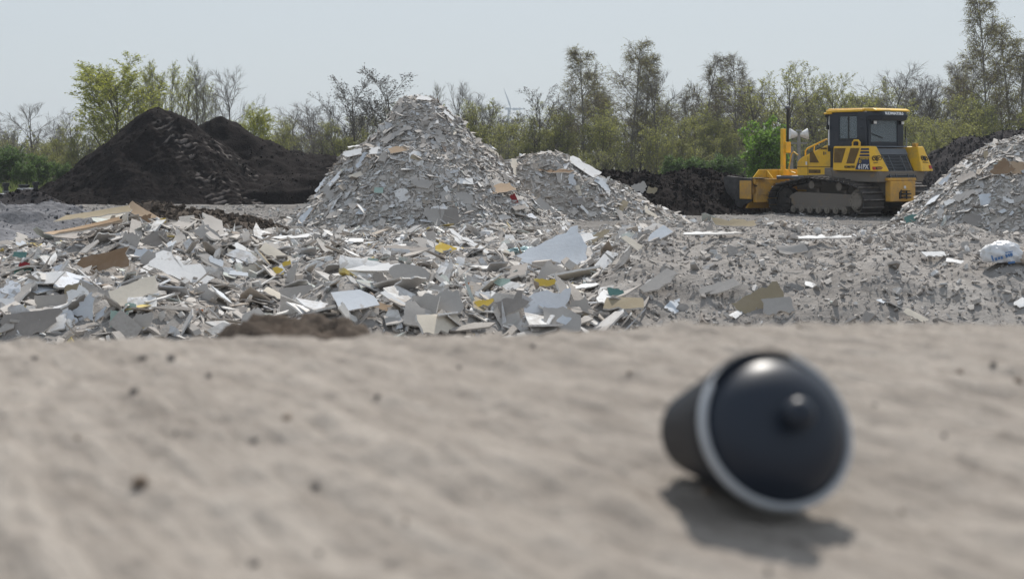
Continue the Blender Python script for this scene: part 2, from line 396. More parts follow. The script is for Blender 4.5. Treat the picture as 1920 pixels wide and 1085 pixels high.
HEAPS = [main_heap, second_heap, right_heap, peat_heap, peat_ridge, dozer_soil, right_soil, ash_heap, low_mound, strip_mound]
def surf(x, y):
    z = np.maximum(g_height(x, y), field(x, y))
    for h in HEAPS: z = np.maximum(z, h.h(x, y))
    return z
_Y = np.concatenate([np.arange(8.5, 32, 0.02), np.arange(32, 75, 0.05)])
def hit(px, py):
    x = (px - 960) / FPX * _Y; zr = ZC - (py - HOR) / FPX * _Y
    s = surf(x, _Y); i = np.argmax(s >= zr)
    if s[i] < zr[i]: i = int(np.argmin(zr - s))
    return Vector((x[i], _Y[i], float(s[i])))
def normal(x, y, fn=surf, d=0.08):
    n = Vector((float(fn(np.array([x - d]), np.array([y]))[0] - fn(np.array([x + d]), np.array([y]))[0]),
                float(fn(np.array([x]), np.array([y - d]))[0] - fn(np.array([x]), np.array([y + d]))[0]), 2 * d))
    return n.normalized()

def grid(name, xs, ys, fn, mat, parent=None, smooth=True):
    X, Y = np.meshgrid(xs, ys); Z = fn(X.ravel(), Y.ravel())
    n, m = len(ys), len(xs)
    me = bpy.data.meshes.new(name)
    me.vertices.add(n * m); me.vertices.foreach_set('co', np.stack([X.ravel(), Y.ravel(), Z], 1).astype(np.float32).ravel())
    i = np.arange(n - 1)[:, None] * m + np.arange(m - 1)[None, :]
    q = np.stack([i, i + 1, i + m + 1, i + m], -1).reshape(-1)
    me.loops.add(len(q)); me.loops.foreach_set('vertex_index', q.astype(np.int32))
    me.polygons.add(len(q) // 4); me.polygons.foreach_set('loop_start', np.arange(0, len(q), 4, dtype=np.int32))
    me.update(calc_edges=True)
    if smooth: me.shade_smooth()
    return link_mesh(name, me, mat, parent)

def axis(lo, hi, step, far):
    c = list(np.arange(lo, hi + 1e-6, step)); g = step; p = hi
    while p < far: g *= 1.35; p += g; c.append(p)
    g = step; p = lo; f = []
    while p > -far: g *= 1.35; p -= g; f.append(p)
    return np.array(f[::-1] + c)

ground = grid('ground', axis(-24, 24, 0.16, 1400), axis(9, 62, 0.13, 1400), g_height, M['ground']); tag(ground, kind='structure')

def heap_mesh(name, hp, x0, x1, y0, y1, st, mat, label, cat):
    o = grid(name, np.arange(x0, x1, st), np.arange(y0, y1, st), hp.h, mat)
    return tag(o, label, cat)
c = main_heap
main_o = heap_mesh('rubble_heap', c, c.cx - 4.6, c.cx + 5.0, c.cy - 4.4, c.cy + 4.6, 0.045, M['heapcore'], 'tall pointed heap of broken plasterboard in the middle of the yard', 'rubble heap')
c = second_heap
second_o = heap_mesh('rubble_heap', c, c.cx - 3.4, c.cx + 4.8, c.cy - 3.0, c.cy + 4.2, 0.05, M['heapcore'], 'lower plasterboard heap tucked behind the right foot of the tall pointed heap', 'rubble heap')
c = right_heap
right_o = heap_mesh('rubble_heap', c, c.cx - 4.6, c.cx + 4.8, c.cy - 4.0, c.cy + 4.8, 0.05, M['heapcore'], 'plasterboard heap at the right edge in front of the bulldozer tracks', 'rubble heap')
c = peat_heap
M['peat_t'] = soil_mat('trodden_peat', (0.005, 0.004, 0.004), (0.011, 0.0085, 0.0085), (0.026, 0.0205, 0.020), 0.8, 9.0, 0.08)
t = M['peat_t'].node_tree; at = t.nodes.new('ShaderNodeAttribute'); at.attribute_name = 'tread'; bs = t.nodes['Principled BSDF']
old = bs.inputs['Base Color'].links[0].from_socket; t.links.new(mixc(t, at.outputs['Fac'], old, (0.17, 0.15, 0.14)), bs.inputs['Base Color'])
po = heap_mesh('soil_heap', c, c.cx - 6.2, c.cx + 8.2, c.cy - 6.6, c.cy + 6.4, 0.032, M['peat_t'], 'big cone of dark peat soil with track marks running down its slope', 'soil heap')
co = np.empty(len(po.data.vertices) * 3, np.float32); po.data.vertices.foreach_get('co', co); co = co.reshape(-1, 3)
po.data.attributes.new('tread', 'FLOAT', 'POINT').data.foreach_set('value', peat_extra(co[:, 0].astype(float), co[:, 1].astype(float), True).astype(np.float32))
c = peat_ridge
heap_mesh('soil_heap', c, c.cx - 4.6, c.cx + 10.5, c.cy - 7.5, c.cy + 9, 0.09, M['peat'], 'long black soil ridge sloping down to the right behind the dark cone', 'soil heap')
c = dozer_soil
heap_mesh('soil_heap', c, c.cx - 7.0, c.cx + 3.2, c.cy - 4.5, c.cy + 4.2, 0.05, M['peat'], 'low dark soil heap being pushed by the bulldozer blade', 'soil heap')
c = right_soil
heap_mesh('soil_heap', c, c.cx - 6.6, c.cx + 8, c.cy - 6.6, c.cy + 6.6, 0.08, M['peat2'], 'dark grey soil heap behind the right plasterboard heap', 'soil heap')
c = ash_heap
heap_mesh('soil_heap', c, c.cx - 6.5, c.cx + 4.2, c.cy - 7.5, c.cy + 4.2, 0.06, M['ash'], 'blue grey ashy bank of loose soil at the left edge', 'soil heap')
c = low_mound
heap_mesh('soil_heap', c, c.cx - 3.4, c.cx + 2.4, c.cy - 2.4, c.cy + 2.4, 0.06, M['peat2'], 'small dark mound below the black pipe stubs at far left', 'soil heap')
c = strip_mound
heap_mesh('soil_heap', c, c.cx - 2.4, c.cx + 3.6, c.cy - 2.0, c.cy + 2.4, 0.05, M['brownsoil'], 'thin brown strip of turned soil behind the left rubble mound', 'soil heap')
rubble_o = grid('rubble_bed', np.arange(-10.2, 10.2, 0.05), np.arange(7.9, 30.0, 0.05), field, M['rubble'])
tag(rubble_o, kind='structure')

# ------------------------------------------------------------------ the sandy bank in the foreground
def bank(x, y):
    x = np.asarray(x, float); y = np.asarray(y, float)
    px = 960 + x / np.maximum(y, 0.4) * FPX
    px = 960 + x / 2.0 * FPX
    yc = np.interp(px, [-400, 0, 350, 700, 1000, 1150, 1400, 1920, 2400], [630, 630, 622, 618, 617, 610, 602, 602, 607])
    z = ZC - (yc - HOR) / FPX * 2.0
    d = np.maximum(y - 1.95, 0)
    c_, s_ = 0.52, 0.855
    u = x * c_ - y * s_; v = x * s_ + y * c_
    near = sstep(2.6, 1.6, y); z = z + 0.004 * fbm(x, y, 0.22, 4, 66) * sstep(1.5, 1.9, y)
    z = z - 0.028 * sstep(1.5, 0.85, y) - 0.30 * d - 0.06 * d * d - 0.04 * sstep(0.9, 0.2, y)
    z = z + (0.0046 * fbm(u / 4.2, v, 0.028, 3, 60, 0.6) + 0.0030 * fbm(x, y, 0.06, 4, 67, 0.65) + 0.006 * fbm(u / 1.8, v, 0.30, 2, 63) * sstep(2.1, 1.5, y) + 0.0025 * fbm(x, y, 0.018, 3, 61)) * (0.55 + 0.45 * near)
    return np.maximum(z, -0.4)
bank_o = grid('foreground_bank', np.concatenate([np.arange(-5, -1.0, 0.06), np.arange(-1.0, 1.0, 0.008), np.arange(1.0, 5.01, 0.06)]), np.concatenate([np.arange(0.2, 2.4, 0.0085), np.arange(2.4, 5.6, 0.05)]), bank, M['sand'])
tag(bank_o, kind='structure')

# ------------------------------------------------------------------ loose chips that cover heaps and rubble
def chips_mesh(name, pos, nrm, size, seed, mat, parent=None, thick=0.0125, tilt=0.5, upmix=0.35, aspr=(0.28, 1.0)):
    r = np.random.RandomState(seed); n = len(pos); K = 5
    ang = (np.arange(K)[None, :] + r.uniform(-0.42, 0.42, (n, K))) * (2 * np.pi / K)
    rad = r.uniform(0.5, 1.05, (n, K)) * size[:, None] * 0.5
    asp = r.uniform(*aspr, (n, 1))
    px_ = np.cos(ang) * rad * 1.25; py_ = np.sin(ang) * rad * asp
    bend = r.normal(0, 0.10, (n, 1)) * px_ ** 2 / np.maximum(size[:, None], 0.02)
    th = (thick * r.uniform(0.7, 1.2, n) * np.clip(size / 0.12, 0.35, 1.15))[:, None]
    top = np.stack([px_, py_, bend + th / 2], -1); bot = np.stack([px_ * 0.97, py_ * 0.97, bend - th / 2], -1)
    V = np.concatenate([top, bot], 1)
    w = r.uniform(0, 1, (n, 1)) < upmix
    nn = np.where(w, nrm * 0.35 + np.array([0, 0, 0.75]), nrm) + r.normal(0, tilt, (n, 3)) * np.array([1, 1, 0.5])
    nn /= np.linalg.norm(nn, axis=1, keepdims=True)
    t = r.normal(0, 1, (n, 3)); t -= nn * (t * nn).sum(1, keepdims=True); t /= np.linalg.norm(t, axis=1, keepdims=True)
    b = np.cross(nn, t)
    R = np.stack([t, b, nn], 1)
    V = np.einsum('nkj,nji->nki', V, R) + pos[:, None, :]
    base = (np.arange(n) * 2 * K)[:, None]
    sides = np.stack([np.array([i, i + K, (i + 1) % K + K, (i + 1) % K]) for i in range(K)]).ravel()
    loop = np.concatenate([np.arange(K), np.arange(2 * K - 1, K - 1, -1), sides])
    sides_rev = loop.copy()
    L = (base + sides_rev[None, :]).ravel()
    cnt = np.array([K, K] + [4] * K); st = np.concatenate([[0], np.cumsum(cnt)[:-1]])
    starts = ((np.arange(n) * cnt.sum())[:, None] + st[None, :]).ravel()
    me = bpy.data.meshes.new(name)
    me.vertices.add(n * 2 * K); me.vertices.foreach_set('co', V.astype(np.float32).ravel())
    me.loops.add(len(L)); me.loops.foreach_set('vertex_index', L.astype(np.int32))
    me.polygons.add(len(starts)); me.polygons.foreach_set('loop_start', starts.astype(np.int32))
    me.update(calc_edges=True); me.validate(); me.shade_flat()
    return link_mesh(name, me, mat, parent)

def norms(x, y, fn, d=0.07):
    n = np.stack([fn(x - d, y) - fn(x + d, y), fn(x, y - d) - fn(x, y + d), np.full_like(x, 2 * d)], 1)
    return n / np.linalg.norm(n, axis=1, keepdims=True)

def scatter(fn, x0, x1, y0, y1, n, seed, zmin=0.0, back=None, dens=None):
    r = np.random.RandomState(seed); N = n * 4
    x = r.uniform(x0, x1, N); y = r.uniform(y0, y1, N)
    z = fn(x, y); nn = norms(x, y, fn)
    w = 1.0 / np.clip(nn[:, 2], 0.25, 1); w = w / 4
    if back is not None: w = w * np.where(y > back, 0.35, 1.0)
    if dens is not None: w = w * dens(x, y)
    k = (z > zmin) & (r.uniform(0, 1, N) < w)
    x, y, z, nn = x[k][:n], y[k][:n], z[k][:n], nn[k][:n]
    return np.stack([x, y, z], 1), nn

GREYS = [(0.0, (0.50, 0.46, 0.42)), (0.2, (0.58, 0.54, 0.50)), (0.36, (0.41, 0.37, 0.335)), (0.50, (0.58, 0.56, 0.54)), (0.63, (0.44, 0.44, 0.44)),
         (0.73, (0.72, 0.72, 0.72)), (0.82, (0.64, 0.66, 0.69)), (0.88, (0.34, 0.285, 0.225)), (0.925, (0.47, 0.52, 0.49)), (0.95, (0.80, 0.80, 0.79)), (0.985, (0.30, 0.21, 0.15))]
FIELD = [(0.0, (0.46, 0.425, 0.39)), (0.15, (0.57, 0.535, 0.495)), (0.30, (0.37, 0.335, 0.30)), (0.42, (0.62, 0.60, 0.58)), (0.55, (0.45, 0.45, 0.45)),
         (0.66, (0.76, 0.76, 0.755)), (0.79, (0.66, 0.68, 0.71)), (0.86, (0.37, 0.305, 0.24)), (0.91, (0.48, 0.53, 0.50)), (0.935, (0.83, 0.825, 0.81)), (0.978, (0.28, 0.20, 0.14)), (0.992, (0.62, 0.47, 0.10))]
FINES = [(0.0, (0.34, 0.315, 0.295)), (0.35, (0.27, 0.25, 0.235)), (0.6, (0.42, 0.395, 0.37)), (0.86, (0.56, 0.56, 0.56)), (0.93, (0.20, 0.17, 0.15)), (0.965, (0.68, 0.69, 0.70))]
M['chips'] = chip_mat('plasterboard_chips', GREYS); M['chips_field'] = chip_mat('broken_board_chips', FIELD); M['fines'] = chip_mat('rubble_crumbs', FINES)
M['clods'] = soil_mat('soil_clods', (0.007, 0.0055, 0.006), (0.015, 0.012, 0.0125), (0.04, 0.033, 0.032), 3.0, 20.0, 0.03)

def lsize(n, seed, med, sig, lo, hi):
    return np.clip(np.random.RandomState(seed).lognormal(math.log(med), sig, n), lo, hi)

def cover(parent, hp, x0, x1, y0, y1, n, seed, med=0.076, sig=0.62, lo=0.03, hi=0.40, mat='chips'):
    p, nn = scatter(hp.h, x0, x1, y0, y1, n, seed, -0.06, hp.cy + 0.8)
    s = lsize(len(p), seed + 1, med, sig, lo, hi)
    p = p + nn * (s[:, None] * 0.10)
    o = chips_mesh('plasterboard_chips', p, nn, s, seed + 2, M[mat], parent, tilt=0.30)
    o['kind'] = 'stuff'
c = main_heap; cover(main_o, c, c.cx - 4.6, c.cx + 4.9, c.cy - 4.4, c.cy + 4.4, 40000, 100)
c = second_heap; cover(second_o, c, c.cx - 3.2, c.cx + 4.4, c.cy - 2.8, c.cy + 3.8, 16000, 110)
c = right_heap; cover(right_o, c, c.cx - 4.3, c.cx + 3.0, c.cy - 3.6, c.cy + 4.0, 20000, 120)

# rubble spread: big sharp pieces on the left and middle, fine crumbs on the right
def upx(x, y): return 960 + x / np.maximum(y, 1) * FPX
def bigzone(x, y):
    u = upx(x, y) + 60 * fbm(x, y, 1.5, 2, 70)
    edge = 1180 - 55 * (y - 14)
    return np.where(y < 20, sstep(1200, 1080, u), sstep(1640, 1250, u))
p, nn = scatter(field, -7.6, 7.6, 9.2, 28.5, 26000, 130, 0.05, None, bigzone)
s = lsize(len(p), 131, 0.088, 0.72, 0.025, 0.5); p = p + nn * (s[:, None] * 0.12)
o = chips_mesh('broken_board_chips', p, nn, s, 132, M['chips_field'], None, tilt=0.42, upmix=0.2); tag(o, kind='stuff')
p, nn = scatter(field, -7.8, 8.2, 9.2, 28.5, 90000, 140, 0.0, None, lambda x, y: 0.3 + 0.75 * (1 - bigzone(x, y)))
s = lsize(len(p), 141, 0.028, 0.62, 0.014, 0.24); p = p + nn * (s[:, None] * 0.15)
o = chips_mesh('rubble_crumbs', p, nn, s, 142, M['fines'], None, thick=0.02, tilt=0.7); tag(o, kind='stuff')
# thick gypsum lumps and torn paper strips among the boards
p, nn = scatter(field, -7.6, 7.6, 9.2, 28.5, 6000, 190, 0.05, None, lambda x, y: 0.10 + 0.90 * bigzone(x, y))
s = lsize(len(p), 191, 0.075, 0.5, 0.03, 0.22); p = p + nn * (s[:, None] * 0.2)
o = chips_mesh('gypsum_lumps', p, nn, s, 192, M['chips_field'], None, thick=0.06, tilt=0.9); tag(o, kind='stuff')
p, nn = scatter(field, -7.6, 7.6, 9.2, 28.5, 1500, 193, 0.05, None, bigzone)
s = lsize(len(p), 194, 0.30, 0.35, 0.12, 0.6); p = p + nn * (s[:, None] * 0.08)
o = chips_mesh('torn_paper_strips', p, nn, s, 195, M['chips_field'], None, thick=0.008, tilt=0.6, aspr=(0.06, 0.16)); tag(o, kind='stuff')
p, nn = scatter(field, -2, 8.2, 9.8, 20, 1300, 196, 0.05, None, lambda x, y: 1 - bigzone(x, y))
s = lsize(len(p), 197, 0.065, 0.55, 0.03, 0.26); p = p - nn * (s[:, None] * 0.05)
o = chips_mesh('half_buried_slabs', p, nn, s, 198, M['fines'], None, thick=0.02, tilt=0.55); tag(o, kind='stuff')
# crumbs lying on the yard in front of the heaps
p, nn = scatter(g_height, -17, 17, 27, 44, 16000, 150, -1)
s = lsize(len(p), 151, 0.04, 0.6, 0.015, 0.2); p = p + nn * (s[:, None] * 0.1)
o = chips_mesh('yard_crumbs', p, nn, s, 152, M['fines'], None, thick=0.02, tilt=0.35); tag(o, kind='stuff')
p, nn = scatter(g_height, -24, -1, 30, 51, 9000, 155, -1)
s = lsize(len(p), 156, 0.055, 0.65, 0.02, 0.30); p = p + nn * (s[:, None] * 0.1)
o = chips_mesh('yard_crumbs', p, nn, s, 157, M['fines'], None, thick=0.04, tilt=0.5); tag(o, kind='stuff')
# clods on the peat heaps and ashy bank
def clods(fn, x0, x1, y0, y1, n, seed, med, hi, mat, zmin=0.0, name='soil_clods'):
    p, nn = scatter(fn, x0, x1, y0, y1, n, seed, zmin)
    s = lsize(len(p), seed + 1, med, 0.6, 0.02, hi); p = p + nn * (s[:, None] * 0.1)
    o = chips_mesh(name, p, nn, s, seed + 2, M[mat], None, thick=0.09, tilt=0.9); tag(o, kind='stuff')
h = dozer_soil; clods(h.h, h.cx - 6.5, h.cx + 3, h.cy - 4.2, h.cy + 1.5, 5000, 160, 0.05, 0.2, 'clods')
h = peat_heap; clods(lambda x, y: np.maximum(peat_heap.h(x, y), peat_ridge.h(x, y)), h.cx - 6, h.cx + 11, h.cy - 6, h.cy + 4.5, 3500, 165, 0.035, 0.16, 'clods')
h = right_soil; clods(h.h, h.cx - 6, h.cx + 1, h.cy - 5, h.cy + 1, 2500, 170, 0.05, 0.2, 'peat2')
h = ash_heap; clods(h.h, h.cx - 4, h.cx + 4, h.cy - 7, h.cy + 2, 1500, 175, 0.03, 0.10, 'ash')
h = low_mound; clods(h.h, h.cx - 3, h.cx + 2.2, h.cy - 2, h.cy + 1, 700, 180, 0.05, 0.2, 'clods')
h = strip_mound; clods(h.h, h.cx - 2.2, h.cx + 3.2, h.cy - 1.8, h.cy + 1, 2600, 185, 0.05, 0.2, 'brownsoil')

# ------------------------------------------------------------------ single boards one can point at
def outline(r, w, h, jag, kind='quad'):
    pts = []
    if kind == 'oval':
        for k in range(26):
            t = 2 * math.pi * k / 26; q = 1 + r.uniform(-.03, .03); pts.append((w / 2 * math.cos(t) * q, h / 2 * math.sin(t) * q))
        return pts
    cor = [(-w / 2, -h / 2), (w / 2, -h / 2), (w / 2, h / 2), (-w / 2, h / 2)]
    cor = [(x * r.uniform(0.72, 1.08), y * r.uniform(0.72, 1.08)) for x, y in cor]
    if kind == 'tri': cor[2] = (r.uniform(-.1, .2) * w, h / 2); cor[3] = (cor[2][0] - 0.08 * w, h / 2.2)
    if r.rand() < 0.6 and kind == 'quad':                              # one corner broken off
        i = r.randint(4); a_, b_, c_ = cor[i - 1], cor[i], cor[(i + 1) % 4]
        t1, t2 = r.uniform(0.25, 0.6), r.uniform(0.25, 0.6)
        cor[i:i + 1] = [tuple(b_[k] + (a_[k] - b_[k]) * t1 for k in (0, 1)), tuple(b_[k] + (c_[k] - b_[k]) * t2 for k in (0, 1))]
    n = len(cor)
    for i in range(n):
        p, q = cor[i], cor[(i + 1) % n]; L = math.hypot(q[0] - p[0], q[1] - p[1]); m = max(3, int(L / (0.10 * max(w, h))))
        rough = max(jag, 0.02) * (0.25 if r.rand() < 0.35 else 1.25)
        for k in range(m):
            t = k / m + (r.uniform(-.25, .25) / m if k else 0); nx, ny = (q[1] - p[1]) / L, -(q[0] - p[0]) / L
            d = r.normal(0, rough * max(w, h)) if k else 0
            pts.append((p[0] + (q[0] - p[0]) * t + nx * d, p[1] + (q[1] - p[1]) * t + ny * d))
    return pts

def board_me(seed, w, h, bend=0.0, jag=0.03, th=0.0125, kind='quad'):
    r = np.random.RandomState(seed); pts = outline(r, w, h, jag, kind); n = len(pts)
    ba = r.uniform(0, math.pi); cb, sb = math.cos(ba), math.sin(ba)
    def zf(x, y): u = x * cb + y * sb; return bend * (u * u) / max(w, h) + 0.03 * bend * math.sin(9 * y / max(w, h))
    vs, fs, mi = [], [], []
    fr = (1.0, 0.72, 0.38)
    for side in (1, -1):
        for f_ in fr:
            for x, y in pts: vs.append((x * f_, y * f_, zf(x * f_, y * f_) + side * th / 2))
        vs.append((0, 0, zf(0, 0) + side * th / 2))
    per = n * len(fr) + 1
    for si in (0, 1):
        o = si * per
        for a_ in range(len(fr) - 1):
            for k in range(n):
                q = (o + a_ * n + k, o + a_ * n + (k + 1) % n, o + (a_ + 1) * n + (k + 1) % n, o + (a_ + 1) * n + k)
                fs.append(q if si == 0 else q[::-1]); mi.append(si)
        for k in range(n):
            q = (o + 2 * n + k, o + 2 * n + (k + 1) % n, o + per - 1); fs.append(q if si == 0 else q[::-1]); mi.append(si)
    for k in range(n): fs.append((k, per + k, per + (k + 1) % n, (k + 1) % n)); mi.append(2)
    me = bpy.data.meshes.new('board_fragment'); me.from_pydata(vs, [], fs); me.polygons.foreach_set('material_index', mi)
    me.update(); return me

BM = {
    'grey': board_mat('grey_board_paper', (0.43, 0.405, 0.38)),
    'dark': board_mat('dark_grey_board', (0.30, 0.275, 0.255)),
    'white': board_mat('white_board_face', (0.80, 0.79, 0.78), (0.50, 0.465, 0.43), 0.60, 0.4),
    'torn': board_mat('torn_white_board', (0.74, 0.76, 0.80), (0.36, 0.33, 0.31), 0.56, 0.1),
    'blue': board_mat('pale_blue_board', (0.62, 0.65, 0.69), (0.45, 0.42, 0.39), 0.62, 0.4),
    'cream': board_mat('cream_board', (0.66, 0.60, 0.51), None, 0.5, 0.2),
    'tan': board_mat('tan_board', (0.46, 0.34, 0.235), None, 0.5, 0.25),
    'brown': board_mat('brown_card_board', (0.27, 0.185, 0.12), None, 0.5, 0.3),
    'khaki': board_mat('khaki_board', (0.34, 0.285, 0.20), None, 0.5, 0.3),
    'green': board_mat('green_board', (0.36, 0.47, 0.42), None, 0.5, 0.25),
    'teal': board_mat('teal_green_board', (0.13, 0.24, 0.22), None, 0.5, 0.25),
    'yellow': board_mat('yellow_insulation', (0.66, 0.47, 0.10), (0.75, 0.62, 0.28), 0.5, 0.15),
    'orange': board_mat('orange_scrap', (0.55, 0.19, 0.06), None, 0.5, 0.2),
    'red': board_mat('red_scrap', (0.26, 0.035, 0.04), None, 0.5, 0.15),
    'gypsum': board_mat('gypsum_core', (0.66, 0.64, 0.61), None, 0.5, 0.4),
}
def place(me, mats, pos, n, ang, name='board_fragment', sc=1.0):
    o = link_mesh(name, me, mats)
    n = Vector(n).normalized()
    t = Vector((math.cos(ang), 0, math.sin(ang))) if abs(n.y) > 0.8 else Vector((math.cos(ang), math.sin(ang), 0))
    t = (t - n * t.dot(n)).normalized(); b = n.cross(t)
    o.matrix_world = Matrix.Translation(pos) @ Matrix((t, b, n)).transposed().to_4x4() @ Matrix.Scale(sc, 4)
    return o
_bs = [500]
def board(px, py, wpx, hm, n, ang, mat, label, cat='board fragment', bend=0.0, jag=0.03, kind='quad', off=0.03, th=0.0125, back=None, name='board_fragment', seed=None):
    """wpx: width in photo pixels at that distance; hm: height as a share of the width"""
    pos = hit(px, py); w = wpx * pos.y / FPX; _bs[0] += 1
    me = board_me(seed or _bs[0], w, w * hm, bend, jag, th, kind)
    nn = Vector(n).normalized()
    o = place(me, [BM[mat], BM[back or 'grey'], BM['gypsum']], pos + nn * off, n, math.radians(ang), name)
    return tag(o, label, cat)
U = (0, 0, 1)
# middle of the rubble spread
board(1046, 500, 140, 0.92, (-.25, -.62, .75), 22, 'blue', 'largest white panel, cracked, lying sloped in the middle of the rubble', jag=0.015, off=0.10, bend=0.05)
board(1075, 472, 95, 0.35, (-.2, -.5, .85), 24, 'white', 'long white strip lying along the top of the largest white panel', jag=0.03, off=0.14)
board(1022, 582, 104, 0.74, (.02, -.93, .36), 2, 'torn', 'white board with torn grey patches standing up at the foot of the rubble', jag=0.05, off=0.06)
board(962, 582, 60, 0.6, (-.1, -.85, .5), 25, 'dark', 'dark grey torn sheet leaning on the left side of the torn white board', jag=0.06, off=0.10)
board(1082, 588, 46, 1.2, (.25, -.9, .35), 4, 'grey', 'grey sheet standing just right of the torn white board', jag=0.04, off=0.06)
board(1065, 612, 44, 0.5, (.1, -.8, .6), -30, 'blue', 'pale blue piece below the torn white board', jag=0.03, off=0.05)
board(660, 574, 92, 0.62, (.18, -.55, .82), 28, 'blue', 'pale slab with cream edge near the bottom of the middle rubble', jag=0.012, off=0.07)
board(712, 580, 52, 0.36, (.05, -.6, .8), -20, 'tan', 'orange tan strip tucked under the pale slab', jag=0.02, off=0.03)
board(742, 580, 72, 0.22, (.2, -.6, .8), -38, 'white', 'narrow white strip pointing down to the right beside the tan strip', jag=0.02, off=0.07)
board(792, 602, 58, 0.2, (0, -.5, .85), -12, 'white', 'narrow white strip lying flat at the foot of the rubble', jag=0.02, off=0.05)
board(766, 526, 78, 0.52, (.12, -.80, .58), -6, 'grey', 'oval grey disc of board leaning in the middle rubble', kind='oval', off=0.10)
board(832, 576, 84, 0.62, (-.1, -.75, .65), 18, 'grey', 'wide grey sheet lying between the oval disc and the torn white board', jag=0.05, off=0.05)
board(812, 548, 40, 0.5, (0, -.8, .6), 0, 'grey', 'small grey square just below the oval disc', jag=0.03, off=0.05)
board(724, 540, 32, 2.0, (-.4, -.85, .3), 12, 'dark', 'tall dark grey piece standing left of the oval disc', jag=0.05, off=0.06)
board(690, 518, 120, 0.2, (.05, -.45, .88), 5, 'white', 'long pale sheet lying level above the pale slab', jag=0.03, off=0.09, bend=0.1)
board(760, 487, 100, 0.25, (.05, -.3, .95), -4, 'dark', 'grey brown sheet jutting out like a shelf above the oval disc', jag=0.02, off=0.16)
board(780, 470, 44, 0.7, (.1, -.8, .55), 10, 'grey', 'grey sheet leaning above the shelf-like sheet', jag=0.04, off=0.08)
board(1236, 452, 56, 0.5, (-.25, -.6, .75), 32, 'blue', 'light blue sheet lying alone on the right edge of the rubble', jag=0.015, off=0.08)
board(832, 476, 38, 0.75, (.1, -.6, .75), -30, 'yellow', 'largest yellow insulation piece high in the middle rubble', 'insulation', off=0.08, th=0.03, name='insulation_piece')
board(852, 505, 14, 0.8, (.1, -.7, .7), 0, 'yellow', 'tiny yellow insulation piece below the largest yellow one', 'insulation', off=0.05, th=0.02, name='insulation_piece')
board(910, 580, 36, 0.42, (0, -.7, .7), 14, 'yellow', 'yellow insulation piece left of the torn white board', 'insulation', off=0.08, th=0.03, name='insulation_piece')
board(1026, 544, 52, 0.35, (0, -.75, .65), 2, 'yellow', 'yellow insulation strip along the top of the torn white board', 'insulation', off=0.10, th=0.03, name='insulation_piece')
board(524, 515, 24, 0.9, (-.1, -.8, .6), 20, 'yellow', 'yellow insulation piece in the hollow between the two rubble mounds', 'insulation', off=0.06, th=0.03, name='insulation_piece')
board(541, 504, 18, 0.6, (-.1, -.7, .6), 30, 'yellow', 'second yellow piece up against the one in the hollow', 'insulation', off=0.07, th=0.03, name='insulation_piece')
board(576, 475, 12, 0.8, (0, -.7, .6), 0, 'yellow', 'small yellow scrap far back in the hollow', 'insulation', off=0.04, th=0.02, name='insulation_piece')
board(874, 543, 22, 0.6, (0, -.8, .6), 20, 'orange', 'orange scrap right of the oval disc', 'scrap', off=0.05, th=0.03, name='plastic_scrap')
board(378, 590, 14, 0.6, (0, -.8, .6), 0, 'orange', 'small orange scrap at the foot of the left mound', 'scrap', off=0.05, th=0.03, name='plastic_scrap')
board(1156, 556, 36, 0.5, (0, -.7, .6), -10, 'teal', 'dark green scrap beside the grey mound', 'scrap', off=0.05, name='plastic_scrap')
board(940, 538, 36, 0.6, (.1, -.7, .7), 10, 'green', 'pale green board piece above the yellow piece', off=0.05)
board(905, 562, 30, 0.6, (.1, -.7, .7), 10, 'white', 'small white piece just above the yellow insulation left of the torn board', off=0.06)
board(700, 498, 24, 0.7, (.1, -.8, .6), -5, 'green', 'pale green square left of the shelf-like sheet', off=0.05)
board(658, 506, 30, 0.8, (.0, -.8, .6), 40, 'blue', 'pale blue square above the long pale sheet', off=0.05)
board(555, 520, 26, 1.7, (-.5, -.75, .4), -25, 'grey', 'grey sheet standing slanted at the left end of the middle mound', off=0.08)
board(560, 563, 62, 0.75, (-.15, -.85, .45), 12, 'grey', 'big grey sheet leaning at the foot of the middle mound', jag=0.03, off=0.08)
board(540, 455, 92, 0.14, (0, -.3, .9), 4, 'white', 'long white sheet lying flat behind the hollow', off=0.10, jag=0.02)
board(645, 440, 34, 0.5, (.1, -.6, .8), -35, 'white', 'white piece tilted in front of the tall heap', off=0.08)
board(870, 465, 90, 0.10, (.3, -.5, .8), -38, 'white', 'thin white batten sloping down beside the yellow piece', off=0.12)
board(890, 472, 66, 0.16, (.3, -.5, .8), -32, 'white', 'second thin white batten right of the first', off=0.10)
board(1330, 448, 120, 0.10, (0, -.3, .9), 2, 'white', 'long thin white panel lying at the back of the grey mound', off=0.06)
board(1375, 441, 84, 0.24, (.1, -.45, .85), 6, 'khaki', 'khaki board, bent, lying at the back of the grey mound', off=0.14, bend=0.25, jag=0.03)
board(1545, 455, 110, 0.10, (0, -.3, .9), 2, 'white', 'thin white panel lying in line behind the grey mound', off=0.05)
board(1750, 486, 46, 0.35, (0, -.5, .85), 4, 'white', 'white flat piece left of the plastic sack', off=0.05)
board(1182, 470, 44, 0.5, (.3, -.6, .7), -40, 'cream', 'cream piece right of the largest white panel', off=0.08)
board(1128, 450, 42, 0.5, (-.3, -.6, .7), 38, 'khaki', 'khaki piece propped up near the back of the rubble', off=0.10)
board(1430, 572, 104, 0.62, (-.25, -.78, .58), 30, 'khaki', 'big beige sheet half buried in the foot of the grey mound', jag=0.02, off=0.03)
board(1455, 582, 60, 0.55, (-.05, -.8, .6), 4, 'grey', 'beige grey sheet overlapping the half buried one on its right', jag=0.03, off=0.06)
board(1345, 555, 96, 0.3, (-.3, -.6, .75), 14, 'grey', 'grey sheet peeling out of the front of the grey mound', jag=0.03, off=0.06)
